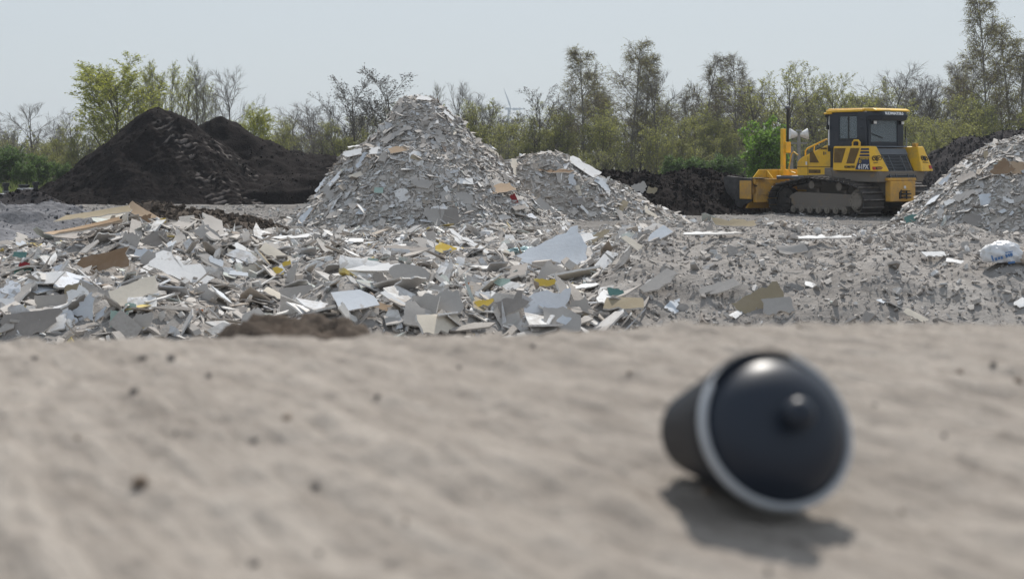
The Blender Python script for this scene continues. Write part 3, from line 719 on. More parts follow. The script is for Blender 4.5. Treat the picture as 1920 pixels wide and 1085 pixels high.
board(1240, 545, 82, 0.4, (-.3, -.6, .75), 36, 'grey', 'grey sheet sticking out of the left end of the grey mound', jag=0.02, off=0.10)
board(1480, 478, 60, 0.4, (0, -.5, .85), 4, 'grey', 'grey curled sheet on top of the grey mound', bend=0.4, off=0.05)
board(1485, 524, 44, 0.35, (0, -.4, .9), 0, 'dark', 'grey slab jutting from the middle of the grey mound', off=0.08)
# the left mound
board(202, 502, 104, 0.36, (-.15, -.80, .55), 10, 'brown', 'brown board, curved, low on the left mound', bend=0.45, jag=0.03, off=0.10, back='brown')
board(168, 452, 156, 0.22, (-.15, -.25, .95), 12, 'tan', 'long tan board jutting out to the left of the left mound', bend=0.25, jag=0.02, off=0.16, back='brown')
board(182, 440, 136, 0.22, (-.1, -.3, .95), 10, 'khaki', 'khaki board lying on the long tan board', bend=0.2, jag=0.02, off=0.24, back='brown')
board(216, 416, 100, 0.30, (-.2, -.45, .85), 30, 'cream', 'cream board near the peak of the left mound', bend=0.2, jag=0.02, off=0.15, back='tan')
board(272, 410, 76, 0.35, (.25, -.55, .8), -28, 'tan', 'tan board crowning the peak of the left mound', bend=0.2, jag=0.03, off=0.10, back='brown')
board(250, 420, 20, 2.2, (-.6, -.75, .25), -20, 'cream', 'narrow cream strip standing at the peak of the left mound', bend=0.3, off=0.12)
board(266, 420, 40, 0.7, (.1, -.9, .35), 10, 'brown', 'brown board facing out under the peak of the left mound', off=0.06)
board(307, 418, 12, 0.9, (.1, -.9, .35), 10, 'yellow', 'small yellow scrap near the peak of the left mound', 'insulation', off=0.08, th=0.03, name='insulation_piece')
board(293, 459, 54, 0.72, (.05, -.88, .45), 12, 'dark', 'brownish grey square board leaning on the left mound', jag=0.012, off=0.10)
board(250, 458, 40, 0.9, (-.2, -.9, .35), -10, 'grey', 'grey board beside the brownish square on the left mound', off=0.06)
board(345, 520, 120, 0.42, (.25, -.6, .75), -24, 'white', 'wide white board with torn edge across the left mound', jag=0.06, off=0.08)
board(402, 498, 38, 0.45, (.3, -.6, .7), -20, 'blue', 'pale blue piece right of the wide white torn board', off=0.07)
board(448, 523, 38, 0.36, (.1, -.5, .85), -2, 'blue', 'pale blue piece lower right of the left mound', off=0.06)
board(455, 480, 56, 0.3, (.3, -.5, .8), -30, 'white', 'white board on the right slope of the left mound', off=0.08)
board(395, 505, 70, 0.35, (.35, -.55, .75), -38, 'grey', 'grey board below the pale blue piece on the left mound', off=0.06)
board(270, 485, 36, 0.8, (.1, -.8, .6), 0, 'blue', 'pale blue board under the brownish square', off=0.06)
board(258, 562, 90, 0.62, (-.22, -.62, .75), 20, 'cream', 'cream board with straight edges at the foot of the left mound', jag=0.012, off=0.10)
board(250, 582, 22, 0.9, (-.1, -.8, .5), 20, 'green', 'pale green piece against the cream board', off=0.06)
board(92, 540, 74, 0.5, (-.3, -.55, .8), -20, 'white', 'white board lying flat at the far left foot of the mound', off=0.10)
board(97, 580, 62, 0.8, (.15, -.93, .3), 8, 'grey', 'upright grey sheet below the far left white board', off=0.08)
board(146, 565, 46, 1.3, (-.25, -.9, .3), 6, 'khaki', 'upright khaki sheet left of the cream board', off=0.08)
board(168, 582, 56, 1.0, (.05, -.92, .35), -20, 'blue', 'pale blue pointed sheet left of the cream board', kind='tri', off=0.10)
board(62, 612, 110, 0.55, (-.05, -.85, .5), 8, 'dark', 'grey slab lowest at the left edge of the rubble', jag=0.03, off=0.06)
board(232, 606, 44, 1.1, (-.05, -.92, .35), 4, 'green', 'grey green sheet standing at the foot of the left mound', off=0.06)
board(270, 612, 36, 1.1, (.15, -.92, .35), -4, 'grey', 'grey sheet next to the grey green one', off=0.06)
board(122, 605, 40, 0.8, (.15, -.8, .5), 30, 'blue', 'pale blue piece at the left foot of the rubble', off=0.06)
board(8, 580, 44, 0.6, (.15, -.7, .65), 20, 'white', 'white piece cut by the left picture edge', off=0.06)
board(44, 517, 30, 0.7, (.1, -.8, .6), 0, 'teal', 'teal green piece at the far left of the rubble', off=0.06)
board(38, 484, 30, 0.5, (.1, -.7, .6), 0, 'teal', 'second teal green piece behind the first at far left', off=0.06)
board(52, 504, 30, 0.35, (.1, -.7, .6), 6, 'red', 'dark red strip at the far left of the rubble', 'scrap', off=0.06, name='plastic_scrap')
# on the tall heap
board(934, 359, 64, 0.44, (.1, -.55, .82), 22, 'tan', 'tan panel lying on the right flank of the tall heap', jag=0.012, off=0.10, back='brown')
board(963, 378, 12, 2.0, (.2, -.9, .3), 20, 'red', 'dark red strip hanging below the tan panel', 'scrap', off=0.08, name='plastic_scrap')
board(976, 386, 30, 0.6, (.4, -.6, .6), -40, 'white', 'pale sheet right of the red strip on the tall heap', off=0.08)
board(871, 373, 40, 0.75, (.1, -.8, .55), 10, 'grey', 'beige grey slab on the front of the tall heap', off=0.06)
board(711, 289, 48, 0.45, (.05, -.6, .78), 6, 'white', 'white sheet left of the tan sheet on the tall heap', off=0.08)
board(748, 287, 46, 0.42, (0, -.6, .78), 20, 'tan', 'tan sheet on the upper front of the tall heap', off=0.08)
board(661, 294, 44, 0.45, (-.2, -.6, .75), 6, 'white', 'bright white sheet on the left shoulder of the tall heap', off=0.10)
board(664, 283, 26, 0.3, (-.1, -.3, .95), 10, 'white', 'smaller white sheet above the one on the left shoulder', off=0.12)
board(679, 305, 9, 4.2, (-.3, -.8, .5), -30, 'blue', 'pale narrow strip hanging below the left shoulder', off=0.08)
board(711, 364, 18, 0.9, (0, -.7, .7), 0, 'green', 'pale green scrap on the front of the tall heap', off=0.05)
board(812, 412, 46, 0.85, (-.1, -.88, .4), -12, 'grey', 'grey slab leaning at the foot of the tall heap', off=0.08)
board(842, 414, 42, 0.8, (.1, -.88, .4), 12, 'dark', 'darker grey slab right beside the one leaning at the foot', off=0.09)
board(963, 318, 54, 0.4, (.55, -.5, .65), -52, 'cream', 'long cream sheet on the right shoulder of the tall heap', off=0.08)
board(1018, 392, 44, 0.6, (.4, -.7, .55), -40, 'grey', 'grey sheet at the right foot of the tall heap', off=0.08)
board(795, 190, 30, 0.5, (0, -.5, .8), -5, 'white', 'white sheet on the very tip of the tall heap', off=0.07)
board(840, 222, 30, 0.3, (.4, -.5, .7), -38, 'white', 'white strip just right of the tip of the tall heap', off=0.06)
board(745, 258, 62, 0.3, (-.3, -.6, .7), 26, 'grey', 'long grey sheet below the dark hole near the tip', off=0.10)
board(605, 350, 40, 0.3, (-.5, -.5, .7), 42, 'blue', 'pale blue sheet on the left flank of the tall heap', off=0.06)
board(575, 408, 44, 0.35, (-.5, -.6, .65), 46, 'blue', 'pale blue sheet at the left foot of the tall heap', off=0.06)
board(668, 336, 26, 0.6, (-.2, -.7, .7), 20, 'cream', 'cream sheet on the left front of the tall heap', off=0.06)
board(870, 345, 42, 0.45, (.1, -.6, .78), 0, 'white', 'white sheet above the beige grey slab', off=0.06)
# on the heap behind
board(1094, 318, 66, 0.5, (.35, -.55, .76), -28, 'white', 'bright white sheet on top of the second heap', off=0.08, jag=0.03)
board(1042, 327, 70, 0.14, (0, -.5, .85), -3, 'brown', 'brown plank edge showing on the second heap', off=0.08, th=0.03)
board(1072, 340, 14, 1.8, (0, -.9, .3), 8, 'blue', 'narrow pale strip under the brown plank', off=0.06)
board(1130, 350, 40, 0.5, (.4, -.6, .7), -34, 'blue', 'pale blue sheet on the right slope of the second heap', off=0.06)
board(1200, 358, 28, 0.8, (.1, -.8, .5), 30, 'grey', 'grey sheet on the hump of the second heap', off=0.08)
board(1222, 360, 24, 0.8, (.3, -.8, .5), 0, 'khaki', 'khaki piece right of the hump of the second heap', off=0.08)
board(1098, 400, 34, 0.2, (.3, -.7, .5), -48, 'white', 'white batten at the foot of the second heap', off=0.06)
# on the right heap
board(1880, 322, 38, 0.9, (-.35, -.75, .5), 40, 'brown', 'brown board propped on edge on the right heap', off=0.12, back='tan')
board(1906, 322, 44, 0.7, (.2, -.85, .45), 4, 'tan', 'tan board leaning beside the brown one on the right heap', off=0.12)
board(1830, 416, 58, 0.55, (.05, -.8, .6), 16, 'dark', 'brownish grey slab at the foot of the right heap', off=0.06)
board(1785, 383, 34, 0.35, (-.3, -.6, .7), 16, 'white', 'white sheet low on the right heap', off=0.06)
board(1812, 368, 44, 0.35, (-.3, -.6, .7), 30, 'grey', 'pale grey sheet above the low white one on the right heap', off=0.06)
board(1775, 340, 32, 0.4, (-.4, -.6, .65), 30, 'blue', 'pale blue sheet high on the left slope of the right heap', off=0.06)
board(1712, 412, 30, 0.6, (-.3, -.7, .6), 20, 'teal', 'dark teal sheet at the left foot of the right heap', off=0.06)
board(1893, 384, 16, 0.7, (0, -.8, .6), 0, 'white', 'small bright white piece on the right heap', off=0.06)

# pieces that nothing tells apart: a shared label and group for each zone
MV = []
vr = np.random.RandomState(77)
vm = ['grey', 'grey', 'white', 'blue', 'grey', 'dark', 'cream', 'gypsum', 'white', 'grey', 'khaki', 'torn', 'grey', 'blue', 'white', 'dark']
for i, mk in enumerate(vm):
    w = 1.0; me = board_me(900 + i, w, w * vr.uniform(0.35, 0.95), vr.normal(0, 0.12), vr.uniform(0.02, 0.06), 0.045)
    for k in (BM[mk], BM['grey' if i % 3 else 'cream'], BM['gypsum']): me.materials.append(k)
    MV.append(me)
def litter(n, seed, box, fn, rng_w, label, group, dens=None, tilt=0.35):
    r = np.random.RandomState(seed); cnt = 0
    while cnt < n:
        px, py = r.uniform(box[0], box[2]), r.uniform(box[1], box[3])
        pos = hit(px, py)
        if abs(float(fn(np.array([pos.x]), np.array([pos.y]))[0]) - pos.z) > 0.02: continue
        nn = normal(pos.x, pos.y, fn); nn = (nn + Vector((r.normal(0, tilt), r.normal(-0.12, tilt), 0.1))).normalized()
        w = float(np.clip(r.lognormal(math.log(rng_w[0]), 0.35), rng_w[1], rng_w[2]))
        o = place(MV[r.randint(len(MV))], [], pos + nn * 0.14 * w, nn, r.uniform(-math.pi, math.pi), 'board_fragment', w)
        tag(o, label, 'board fragment', group); cnt += 1
litter(38, 1, (560, 230, 1030, 425), main_heap.h, (0.32, 0.22, 0.55), 'plain unmarked grey plasterboard piece on the tall pointed heap', 'board pieces on the tall heap')
litter(14, 2, (990, 295, 1270, 410), second_heap.h, (0.30, 0.2, 0.5), 'plain nondescript plasterboard piece on the lower heap behind', 'board pieces on the second heap')
litter(20, 3, (1690, 270, 1920, 430), right_heap.h, (0.30, 0.2, 0.5), 'plain nondescript plasterboard piece on the heap at the right edge', 'board pieces on the right heap')
litter(48, 4, (0, 430, 520, 622), field, (0.30, 0.16, 0.56), 'plain nondescript plasterboard piece on the left rubble mound', 'board pieces on the left mound', tilt=0.6)
litter(56, 5, (500, 442, 1180, 622), field, (0.29, 0.16, 0.52), 'plain nondescript plasterboard piece in the middle of the rubble spread', 'board pieces in the middle rubble', tilt=0.6)
litter(16, 6, (1200, 450, 1920, 600), field, (0.12, 0.07, 0.2), 'small pale board chip lying on the grey crumbly mound', 'board chips on the grey mound')

# ------------------------------------------------------------------ pale cyan plastic film and the plastic sack
m, t, bs = new_mat('cyan_film'); bs.inputs['Base Color'].default_value = (0.50, 0.66, 0.68, 1); bs.inputs['Roughness'].default_value = 0.25
bs.inputs['Transmission Weight'].default_value = 0.25; M['film'] = m
m, t, bs = new_mat('white_sack'); v = coords(t); n = noise(t, v, 4, 6, 0.6)
t.links.new(ramp(t, n, [(0.35, (0.62, 0.62, 0.62)), (0.65, (0.76, 0.77, 0.80))]), bs.inputs['Base Color']); bs.inputs['Roughness'].default_value = 0.35; M['sack'] = m
M['print'] = plain('blue_print', (0.09, 0.20, 0.42), 0.4)
M['rag'] = plain('beige_rag', (0.60, 0.52, 0.44), 0.8)
def crumple(name, c, ext, mat, seed, amp=0.22, flat=0.35, parent=None):
    vs, fs = [], []; nu, nv = 44, 26
    for i in range(nv + 1):
        th = math.pi * i / nv
        for j in range(nu):
            ph = 2 * math.pi * j / nu
            d = np.array([math.sin(th) * math.cos(ph), math.sin(th) * math.sin(ph), math.cos(th)])
            q = float(fbm(np.array([d[0] * 1.7 + seed + d[2]]), np.array([d[1] * 1.7 + d[2] * 1.3]), 0.9, 4, 70)[0])
            rr = 1 - amp * abs(q) * 1.6
            p = d * rr; p[2] = max(p[2], -flat)
            vs.append((p[0] * ext[0], p[1] * ext[1], p[2] * ext[2]))
    for i in range(nv):
        for j in range(nu): fs.append((i * nu + j, (i + 1) * nu + j, (i + 1) * nu + (j + 1) % nu, i * nu + (j + 1) % nu))
    mb = MB(); mb.add(vs, fs); o = mb.build(name, mat, parent, smooth=60); o.location = c; return o
fp = hit(980, 480)
film = crumple('plastic_film', fp + Vector((0, 0, 0.04)), (0.28, 0.2, 0.10), M['film'], 3, 0.35); tag(film, 'pale cyan plastic film crumpled left of the largest white panel', 'plastic film')
sp = hit(1884, 497)
sack = empty('plastic_sack', sp + Vector((0, 0.05, 0.06)))
sack.scale = (.86, .86, .86); tag(sack, 'crumpled white plastic sack with blue print on the rubble at right', 'sack')
crumple('sack_body', (0, 0, 0.02), (0.235, 0.17, 0.16), M['sack'], 8, 0.16, 0.4, sack)
crumple('sack_tail', (0.19, -0.02, -0.01), (0.13, 0.11, 0.12), M['rag'], 15, 0.22, 0.4, sack)
def on_sack(u, w):                                   # a point on the sack front
    th = math.sqrt(max(0.02, 1 - (u / 0.235) ** 2 - ((w - 0.02) / 0.16) ** 2)); return Vector((u, -0.17 * th * 0.97 - 0.004, w))
mb = MB()
for (u0, u1, w0, w1, th) in [(-0.158, -0.140, 0.028, -0.028, .014), (-0.128, -0.108, -0.01, -0.003, .03), (-0.102, -0.082, 0.0, 0.006, .026), (-0.076, -0.056, 0.006, 0.012, .03), (-0.03, -0.012, 0.024, 0.03, .034), (-0.006, 0.012, 0.03, 0.037, .03), (0.018, 0.042, 0.037, 0.044, .034), (-0.03, 0.045, 0.058, 0.073, .009)]:
    a0, a1 = on_sack(u0, w0), on_sack(u1, w1); mb.bar(a0, a1, 0.006, th)
mb.bar(on_sack(0.0, -0.045), on_sack(0.07, -0.035), 0.012, 0.02)
mb.build('blue_lettering', M['print'], sack)

# ------------------------------------------------------------------ trees
class TB:
    def __init__(s): s.v = []; s.f = []; s.m = []
    def tube(s, pts, rs, n, mi):
        b = len(s.v); L = len(pts)
        for i in range(L):
            p = pts[i]; q = pts[min(i + 1, L - 1)]; o = pts[max(i - 1, 0)]
            d = (q[0] - o[0], q[1] - o[1], q[2] - o[2]); l = math.sqrt(d[0] ** 2 + d[1] ** 2 + d[2] ** 2) or 1e-6
            d = (d[0] / l, d[1] / l, d[2] / l)
            if abs(d[2]) < 0.9: u = (-d[1], d[0], 0.0)
            else: u = (1.0 - d[0] * d[0], -d[0] * d[1], -d[0] * d[2])
            l = math.sqrt(u[0] ** 2 + u[1] ** 2 + u[2] ** 2); u = (u[0] / l, u[1] / l, u[2] / l)
            w = (d[1] * u[2] - d[2] * u[1], d[2] * u[0] - d[0] * u[2], d[0] * u[1] - d[1] * u[0])
            for k in range(n):
                c_ = math.cos(2 * math.pi * k / n) * rs[i]; s_ = math.sin(2 * math.pi * k / n) * rs[i]
                s.v.append((p[0] + u[0] * c_ + w[0] * s_, p[1] + u[1] * c_ + w[1] * s_, p[2] + u[2] * c_ + w[2] * s_))
        for i in range(L - 1):
            for k in range(n):
                s.f.append((b + i * n + k, b + i * n + (k + 1) % n, b + (i + 1) * n + (k + 1) % n, b + (i + 1) * n + k)); s.m.append(mi)
    def leaf(s, p, r, size, mi, hang=0.0):
        a_ = [r.gauss(0, 1), r.gauss(0, 1), r.gauss(0, 0.7) - hang]; l = math.sqrt(sum(x * x for x in a_)) or 1; a_ = [x / l for x in a_]
        b_ = [r.gauss(0, 1), r.gauss(0, 1), r.gauss(0, 1)]; dt = sum(x * y for x, y in zip(a_, b_)); b_ = [y - x * dt for x, y in zip(a_, b_)]
        l = math.sqrt(sum(x * x for x in b_)) or 1; b_ = [x / l * 0.6 for x in b_]
        b = len(s.v); h = size * 0.5
        s.v += [tuple(p[k] - a_[k] * h for k in range(3)), tuple(p[k] + b_[k] * h for k in range(3)), tuple(p[k] + a_[k] * h for k in range(3)), tuple(p[k] - b_[k] * h for k in range(3))]
        s.f.append((b, b + 1, b + 2, b + 3)); s.m.append(mi)
    def mesh(s, name, mats):
        me = bpy.data.meshes.new(name); me.from_pydata(s.v, [], s.f); me.polygons.foreach_set('material_index', s.m)
        for m_ in mats: me.materials.append(m_)
        me.update(); return me

def walk(r, p, d, L, n, wander, trop):
    pts = [p]; st = L / n
    for i in range(n):
        d = (d[0] + r.gauss(0, wander), d[1] + r.gauss(0, wander), d[2] + r.gauss(0, wander) + trop)
        l = math.sqrt(d[0] ** 2 + d[1] ** 2 + d[2] ** 2); d = (d[0] / l, d[1] / l, d[2] / l)
        p = (p[0] + d[0] * st, p[1] + d[1] * st, p[2] + d[2] * st); pts.append(p)
    return pts

def along(pts, t):
    f_ = t * (len(pts) - 1); i = min(int(f_), len(pts) - 2); k = f_ - i; a_, b_ = pts[i], pts[i + 1]
    d = tuple(y - x for x, y in zip(a_, b_)); l = math.sqrt(sum(x * x for x in d)) or 1
    return tuple(x + (y - x) * k for x, y in zip(a_, b_)), tuple(x / l for x in d)

def side(r, d, ang, az=None):
    if abs(d[2]) < 0.95: u = (-d[1], d[0], 0.0)
    else: u = (1.0, 0.0, 0.0)
    l = math.sqrt(sum(x * x for x in u)); u = tuple(x / l for x in u)
    w = (d[1] * u[2] - d[2] * u[1], d[2] * u[0] - d[0] * u[2], d[0] * u[1] - d[1] * u[0])
    az = r.uniform(0, 2 * math.pi) if az is None else az
    s_, c_ = math.sin(ang), math.cos(ang)
    return tuple(d[k] * c_ + (u[k] * math.cos(az) + w[k] * math.sin(az)) * s_ for k in range(3))

KINDS = {
 # H nominal height; stems; mains per stem; from; angle; length profile; tropisms; twigs; leaves
 'birch':   dict(H=12, stems=1, r=.11, mains=26, lo=.22, ang=(.6,.95), len=.36, taper=.75, t1=.0, sub=10, t2=-.05, sl=.42, tw=9, t3=-.30, tl=.75, leaf=2.6, ls=.105, hang=.8, bark='bark_birch', twig='twig_brown', lf='lf_birch'),
 'birchthin': dict(H=12, stems=1, r=.10, mains=22, lo=.25, ang=(.5,.85), len=.32, taper=.75, t1=.01, sub=10, t2=-.05, sl=.42, tw=9, t3=-.24, tl=.7, leaf=1.1, ls=.09, hang=.8, bark='bark_birch', twig='twig_brown', lf='lf_birch'),
 'bare':    dict(H=10, stems=1, r=.13, mains=15, lo=.18, ang=(.45,.95), len=.56, taper=.55, t1=.035, sub=10, t2=.05, sl=.45, tw=9, t3=.03, tl=.6, leaf=.0, ls=.08, hang=0, bark='bark', twig='twig', lf='lf_bud'),
 'upright': dict(H=11, stems=1, r=.11, mains=18, lo=.15, ang=(.3,.55), len=.42, taper=.6, t1=.10, sub=9, t2=.07, sl=.42, tw=8, t3=.04, tl=.55, leaf=0.4, ls=.10, hang=0, bark='bark', twig='twig', lf='lf_olive'),
 'budded':  dict(H=10, stems=1, r=.15, mains=13, lo=.16, ang=(.5,1.0), len=.62, taper=.5, t1=.035, sub=9, t2=.06, sl=.45, tw=8, t3=.06, tl=.5, leaf=2.2, ls=.15, hang=0, bark='bark', twig='twig', lf='lf_bud'),
 'yellow':  dict(H=11, stems=1, r=.15, mains=34, lo=.16, ang=(.45,.85), len=.56, taper=.42, t1=.02, sub=12, t2=.05, sl=.42, tw=9, t3=.05, tl=.5, leaf=6, ls=.14, hang=0, bark='bark', twig='twig', lf='lf_yellow'),
 'yellowthin': dict(H=11, stems=1, r=.11, mains=17, lo=.15, ang=(.3, .55), len=.44, taper=.6, t1=.09, sub=8, t2=.07, sl=.42, tw=7, t3=.05, tl=.5, leaf=2.4, ls=.13, hang=0, bark='bark', twig='twig', lf='lf_yellow'),
 'olive':   dict(H=9, stems=2, r=.10, mains=17, lo=.12, ang=(.5,.95), len=.55, taper=.55, t1=.03, sub=8, t2=.05, sl=.42, tw=7, t3=.0, tl=.5, leaf=3.4, ls=.125, hang=0, bark='bark', twig='twig', lf='lf_olive'),
 'oak':     dict(H=10, stems=1, r=.16, mains=15, lo=.18, ang=(.5, .9), len=.62, taper=.5, t1=.02, sub=9, t2=.05, sl=.42, tw=7, t3=.02, tl=.5, leaf=3.0, ls=.14, hang=0, bark='bark', twig='twig', lf='lf_olive'),
 'sapling': dict(H=6, stems=6, r=.035, mains=9, lo=.12, ang=(.3, .5), len=.35, taper=.6, t1=.08, sub=5, t2=.06, sl=.42, tw=5, t3=.03, tl=.4, leaf=3.2, ls=.10, hang=0, bark='twig', twig='twig', lf='lf_olive'),
 'thicket': dict(H=5, stems=9, r=.03, mains=9, lo=.08, ang=(.3, .6), len=.34, taper=.55, t1=.06, sub=5, t2=.05, sl=.42, tw=5, t3=.03, tl=.35, leaf=1.3, ls=.09, hang=0, bark='twig', twig='twig', lf='lf_olive'),
 'bush':    dict(H=4, stems=8, r=.035, mains=9, lo=.06, ang=(.45, .9), len=.45, taper=.45, t1=.04, sub=6, t2=.03, sl=.45, tw=5, t3=.0, tl=.35, leaf=5.0, ls=.15, hang=0, bark='twig', twig='twig', lf='lf_lime'),
 'greenbush': dict(H=4, stems=8, r=.035, mains=9, lo=.05, ang=(.45, .9), len=.45, taper=.45, t1=.04, sub=6, t2=.03, sl=.45, tw=5, t3=.0, tl=.35, leaf=5, ls=.14, hang=0, bark='twig', twig='twig', lf='lf_green'),
}
def grow(kind, seed):
    k = KINDS[kind]; r = random.Random(seed); A, B = TB(), TB(); H = k['H']
    for s_ in range(k['stems']):
        az = r.uniform(0, 6.28); ln = 0 if k['stems'] == 1 else r.uniform(.08, .38)
        d0 = (math.cos(az) * ln, math.sin(az) * ln, 1.0); hh = H * (1 if k['stems'] == 1 else r.uniform(.65, 1.0))
        off = (0, 0, -0.1) if k['stems'] == 1 else (r.uniform(-.3, .3), r.uniform(-.3, .3), -0.1)
        trunk = walk(r, off, d0, hh, 10, .045, .03)
        A.tube(trunk, [k['r'] * (1 - .88 * i / 10) + .006 for i in range(11)], 7, 0)
        for i in range(k['mains']):
            t = k['lo'] + (0.97 - k['lo']) * ((i + r.random()) / k['mains']) ** .9
            p, d = along(trunk, t); u = (t - k['lo']) / (1 - k['lo'])
            L = hh * k['len'] * (1 - k['taper'] * u) * r.uniform(.7, 1.15) * (0.75 + 0.25 * min(1, u * 4))
            m = walk(r, p, side(r, d, r.uniform(*k['ang']) * (1.1 - .35 * u), i * 2.4 + r.uniform(-.5, .5)), L, 6, .09, k['t1'])
            r1 = max(.012, k['r'] * .42 * (1 - .7 * u))
            A.tube(m, [r1 * (1 - .8 * q / 6) + .004 for q in range(7)], 5, 0)
            for j in range(k['sub']):
                t2 = .18 + .8 * (j + r.random()) / k['sub']; p2, d2 = along(m, t2)
                L2 = L * k['sl'] * (1.1 - .6 * t2) * r.uniform(.7, 1.2)
                b = walk(r, p2, side(r, d2, r.uniform(.4, .85)), L2, 3, .12, k['t2'])
                B.tube(b, [.0135, .011, .009, .006], 3, 0)
                for q in range(k['tw']):
                    p3, d3 = along(b, .2 + .8 * (q + r.random()) / k['tw'])
                    L3 = k['tl'] * r.uniform(.5, 1.25)
                    w = walk(r, p3, side(r, d3, r.uniform(.3, .8)), L3, 3 if k['t3'] < -.1 else 2, .12, k['t3'])
                    B.tube(w, [.0085] + [.006] * (len(w) - 2) + [.004], 3, 0)
                    nl = int(k['leaf']) + (1 if r.random() < k['leaf'] % 1 else 0)
                    for _ in range(nl):
                        pp, _d = along(w, r.uniform(.25, 1.0)); g = .06
                        B.leaf((pp[0] + r.gauss(0, g), pp[1] + r.gauss(0, g), pp[2] + r.gauss(0, g)), r, k['ls'] * r.uniform(.6, 1.3), 1, k['hang'])
    zt = max(p[2] for p in A.v + B.v)
    return A.mesh('trunk', [M[k['bark']]]), B.mesh('crown', [M[k['twig']], M[k['lf']]]), zt
VARS = {}
for kind, n in [('birch', 2), ('birchthin', 2), ('bare', 3), ('upright', 2), ('budded', 2), ('yellow', 1), ('yellowthin', 2), ('olive', 2), ('oak', 2), ('sapling', 1), ('thicket', 3), ('bush', 1), ('greenbush', 1)]:
    VARS[kind] = [grow(kind, 31 * i + hash_) for i, hash_ in zip(range(n), [len(kind) * 97 + ord(kind[1])] * n)]
tr_r = random.Random(5)
WIDE = {'bare': 1.45, 'budded': 1.45, 'olive': 1.3, 'oak': 1.4, 'upright': 1.15, 'yellow': 1.75, 'birch': 1.12, 'birchthin': 1.12, 'yellowthin': 1.15}
NAMES = {'birch': 'birch_tree', 'birchthin': 'birch_tree', 'bare': 'bare_tree', 'upright': 'bare_tree', 'budded': 'bare_tree', 'yellow': 'leafing_tree', 'yellowthin': 'leafing_tree',
         'olive': 'leafing_tree', 'oak': 'oak_tree', 'sapling': 'sapling', 'thicket': 'bare_shrub', 'bush': 'leafy_bush', 'greenbush': 'leafy_bush'}
GEN = {'birch': ('young leafed birch with hanging twigs among the others in the tree line', 'birches of the tree line'),
       'birchthin': ('thin grey birch, almost leafless, among the others in the tree line', 'thin birches of the tree line'),
       'bare': ('bare grey leafless tree standing in the hazy tree line', 'bare trees of the tree line'),
       'upright': ('bare upright tree with steep branches in the tree line', 'upright bare trees of the tree line'),
       'budded': ('bare tree with dark bud clusters in the tree line', 'budded trees of the tree line'),
       'yellowthin': ('slender tree with sparse yellow green leaves behind the dark soil cone', 'slender leafing trees behind the soil cone'),
       'olive': ('small tree with fine olive green leaves in the tree line', 'olive green trees of the tree line'),
       'oak': ('broad spreading tree with olive green young leaves behind the bulldozer', 'broad olive trees behind the bulldozer'),
       'sapling': ('clump of yellowish green saplings below the tree line', 'saplings below the tree line'),
       'thicket': ('grey leafless shrub of many thin stems at the foot of the tree line', 'shrubs at the foot of the tree line'),
       'greenbush': ('leafy green bush at the foot of the tree line', 'green bushes at the foot of the tree line'),
       'bush': ('bright lime green bush at the foot of the tree line', 'lime green bushes')}
def tree(kind, px, top, Y, wide=1.0, var=None, label=None):
    vs = VARS[kind]; tm, cm, zt = vs[(var if var is not None else tr_r.randrange(len(vs))) % len(vs)]
    p = P(px, HOR, Y); h = ZC + (HOR - top) / FPX * Y; s = h / zt
    o = empty(NAMES[kind], (p.x, p.y, 0.0), tr_r.uniform(0, 6.28)); wide = wide * WIDE.get(kind, 1.0); o.scale = (s * wide, s * wide, s)
    link_mesh('trunk', tm, [], o); link_mesh('crown', cm, [], o)
    if label: tag(o, label, NAMES[kind].replace('_', ' '))
    else: tag(o, GEN[kind][0], NAMES[kind].replace('_', ' '), GEN[kind][1])
    return o
T = tree
# left of the dark cone
T('bare', 66, 190, 95, 1.15, 0, 'bare fan-shaped grey tree left of the yellow green tree'); T('bare', 8, 225, 100, 1, 1); T('bare', -20, 215, 100, 1, 2); T('upright', 30, 235, 105); T('bare', 100, 225, 108, 1, 1)
T('yellow', 215, 97, 88, 1.02, 0, 'broad yellow green leafing tree behind the left flank of the dark soil cone')
T('olive', 125, 225, 90); T('olive', 150, 250, 85); T('upright', 165, 255, 85); T('olive', 105, 262, 80, 1.1)
T('greenbush', 22, 268, 74, 1.5, 0, 'largest green bush at the left picture edge'); T('greenbush', 75, 285, 72, 1.3); T('greenbush', -25, 270, 74, 1.4); T('greenbush', 118, 300, 74, 1.2); T('greenbush', 50, 300, 70, 1.2)
T('yellowthin', 288, 108, 90, .85); T('yellowthin', 322, 112, 92, .8); T('yellowthin', 345, 118, 92, .8)
T('upright', 362, 98, 90, .75, 0, 'tall bare upright tree rising directly behind the right side of the soil cone'); T('upright', 386, 128, 92, .8); T('bare', 428, 120, 92, .72, 2, 'bare tree standing alone right of the upright trees behind the cone'); T('upright', 405, 160, 95, .8)
T('yellow', 478, 190, 82, .72, 0, 'low yellow green tree behind the black soil ridge'); T('yellow', 450, 215, 85, .6, 0, 'smaller yellow green tree left of the low one behind the ridge'); T('olive', 515, 225, 88, .9)
T('bare', 548, 196, 100); T('bare', 580, 215, 95); T('bare', 612, 222, 95); T('olive', 640, 235, 90); T('upright', 525, 240, 95); T('bare', 600, 240, 85)
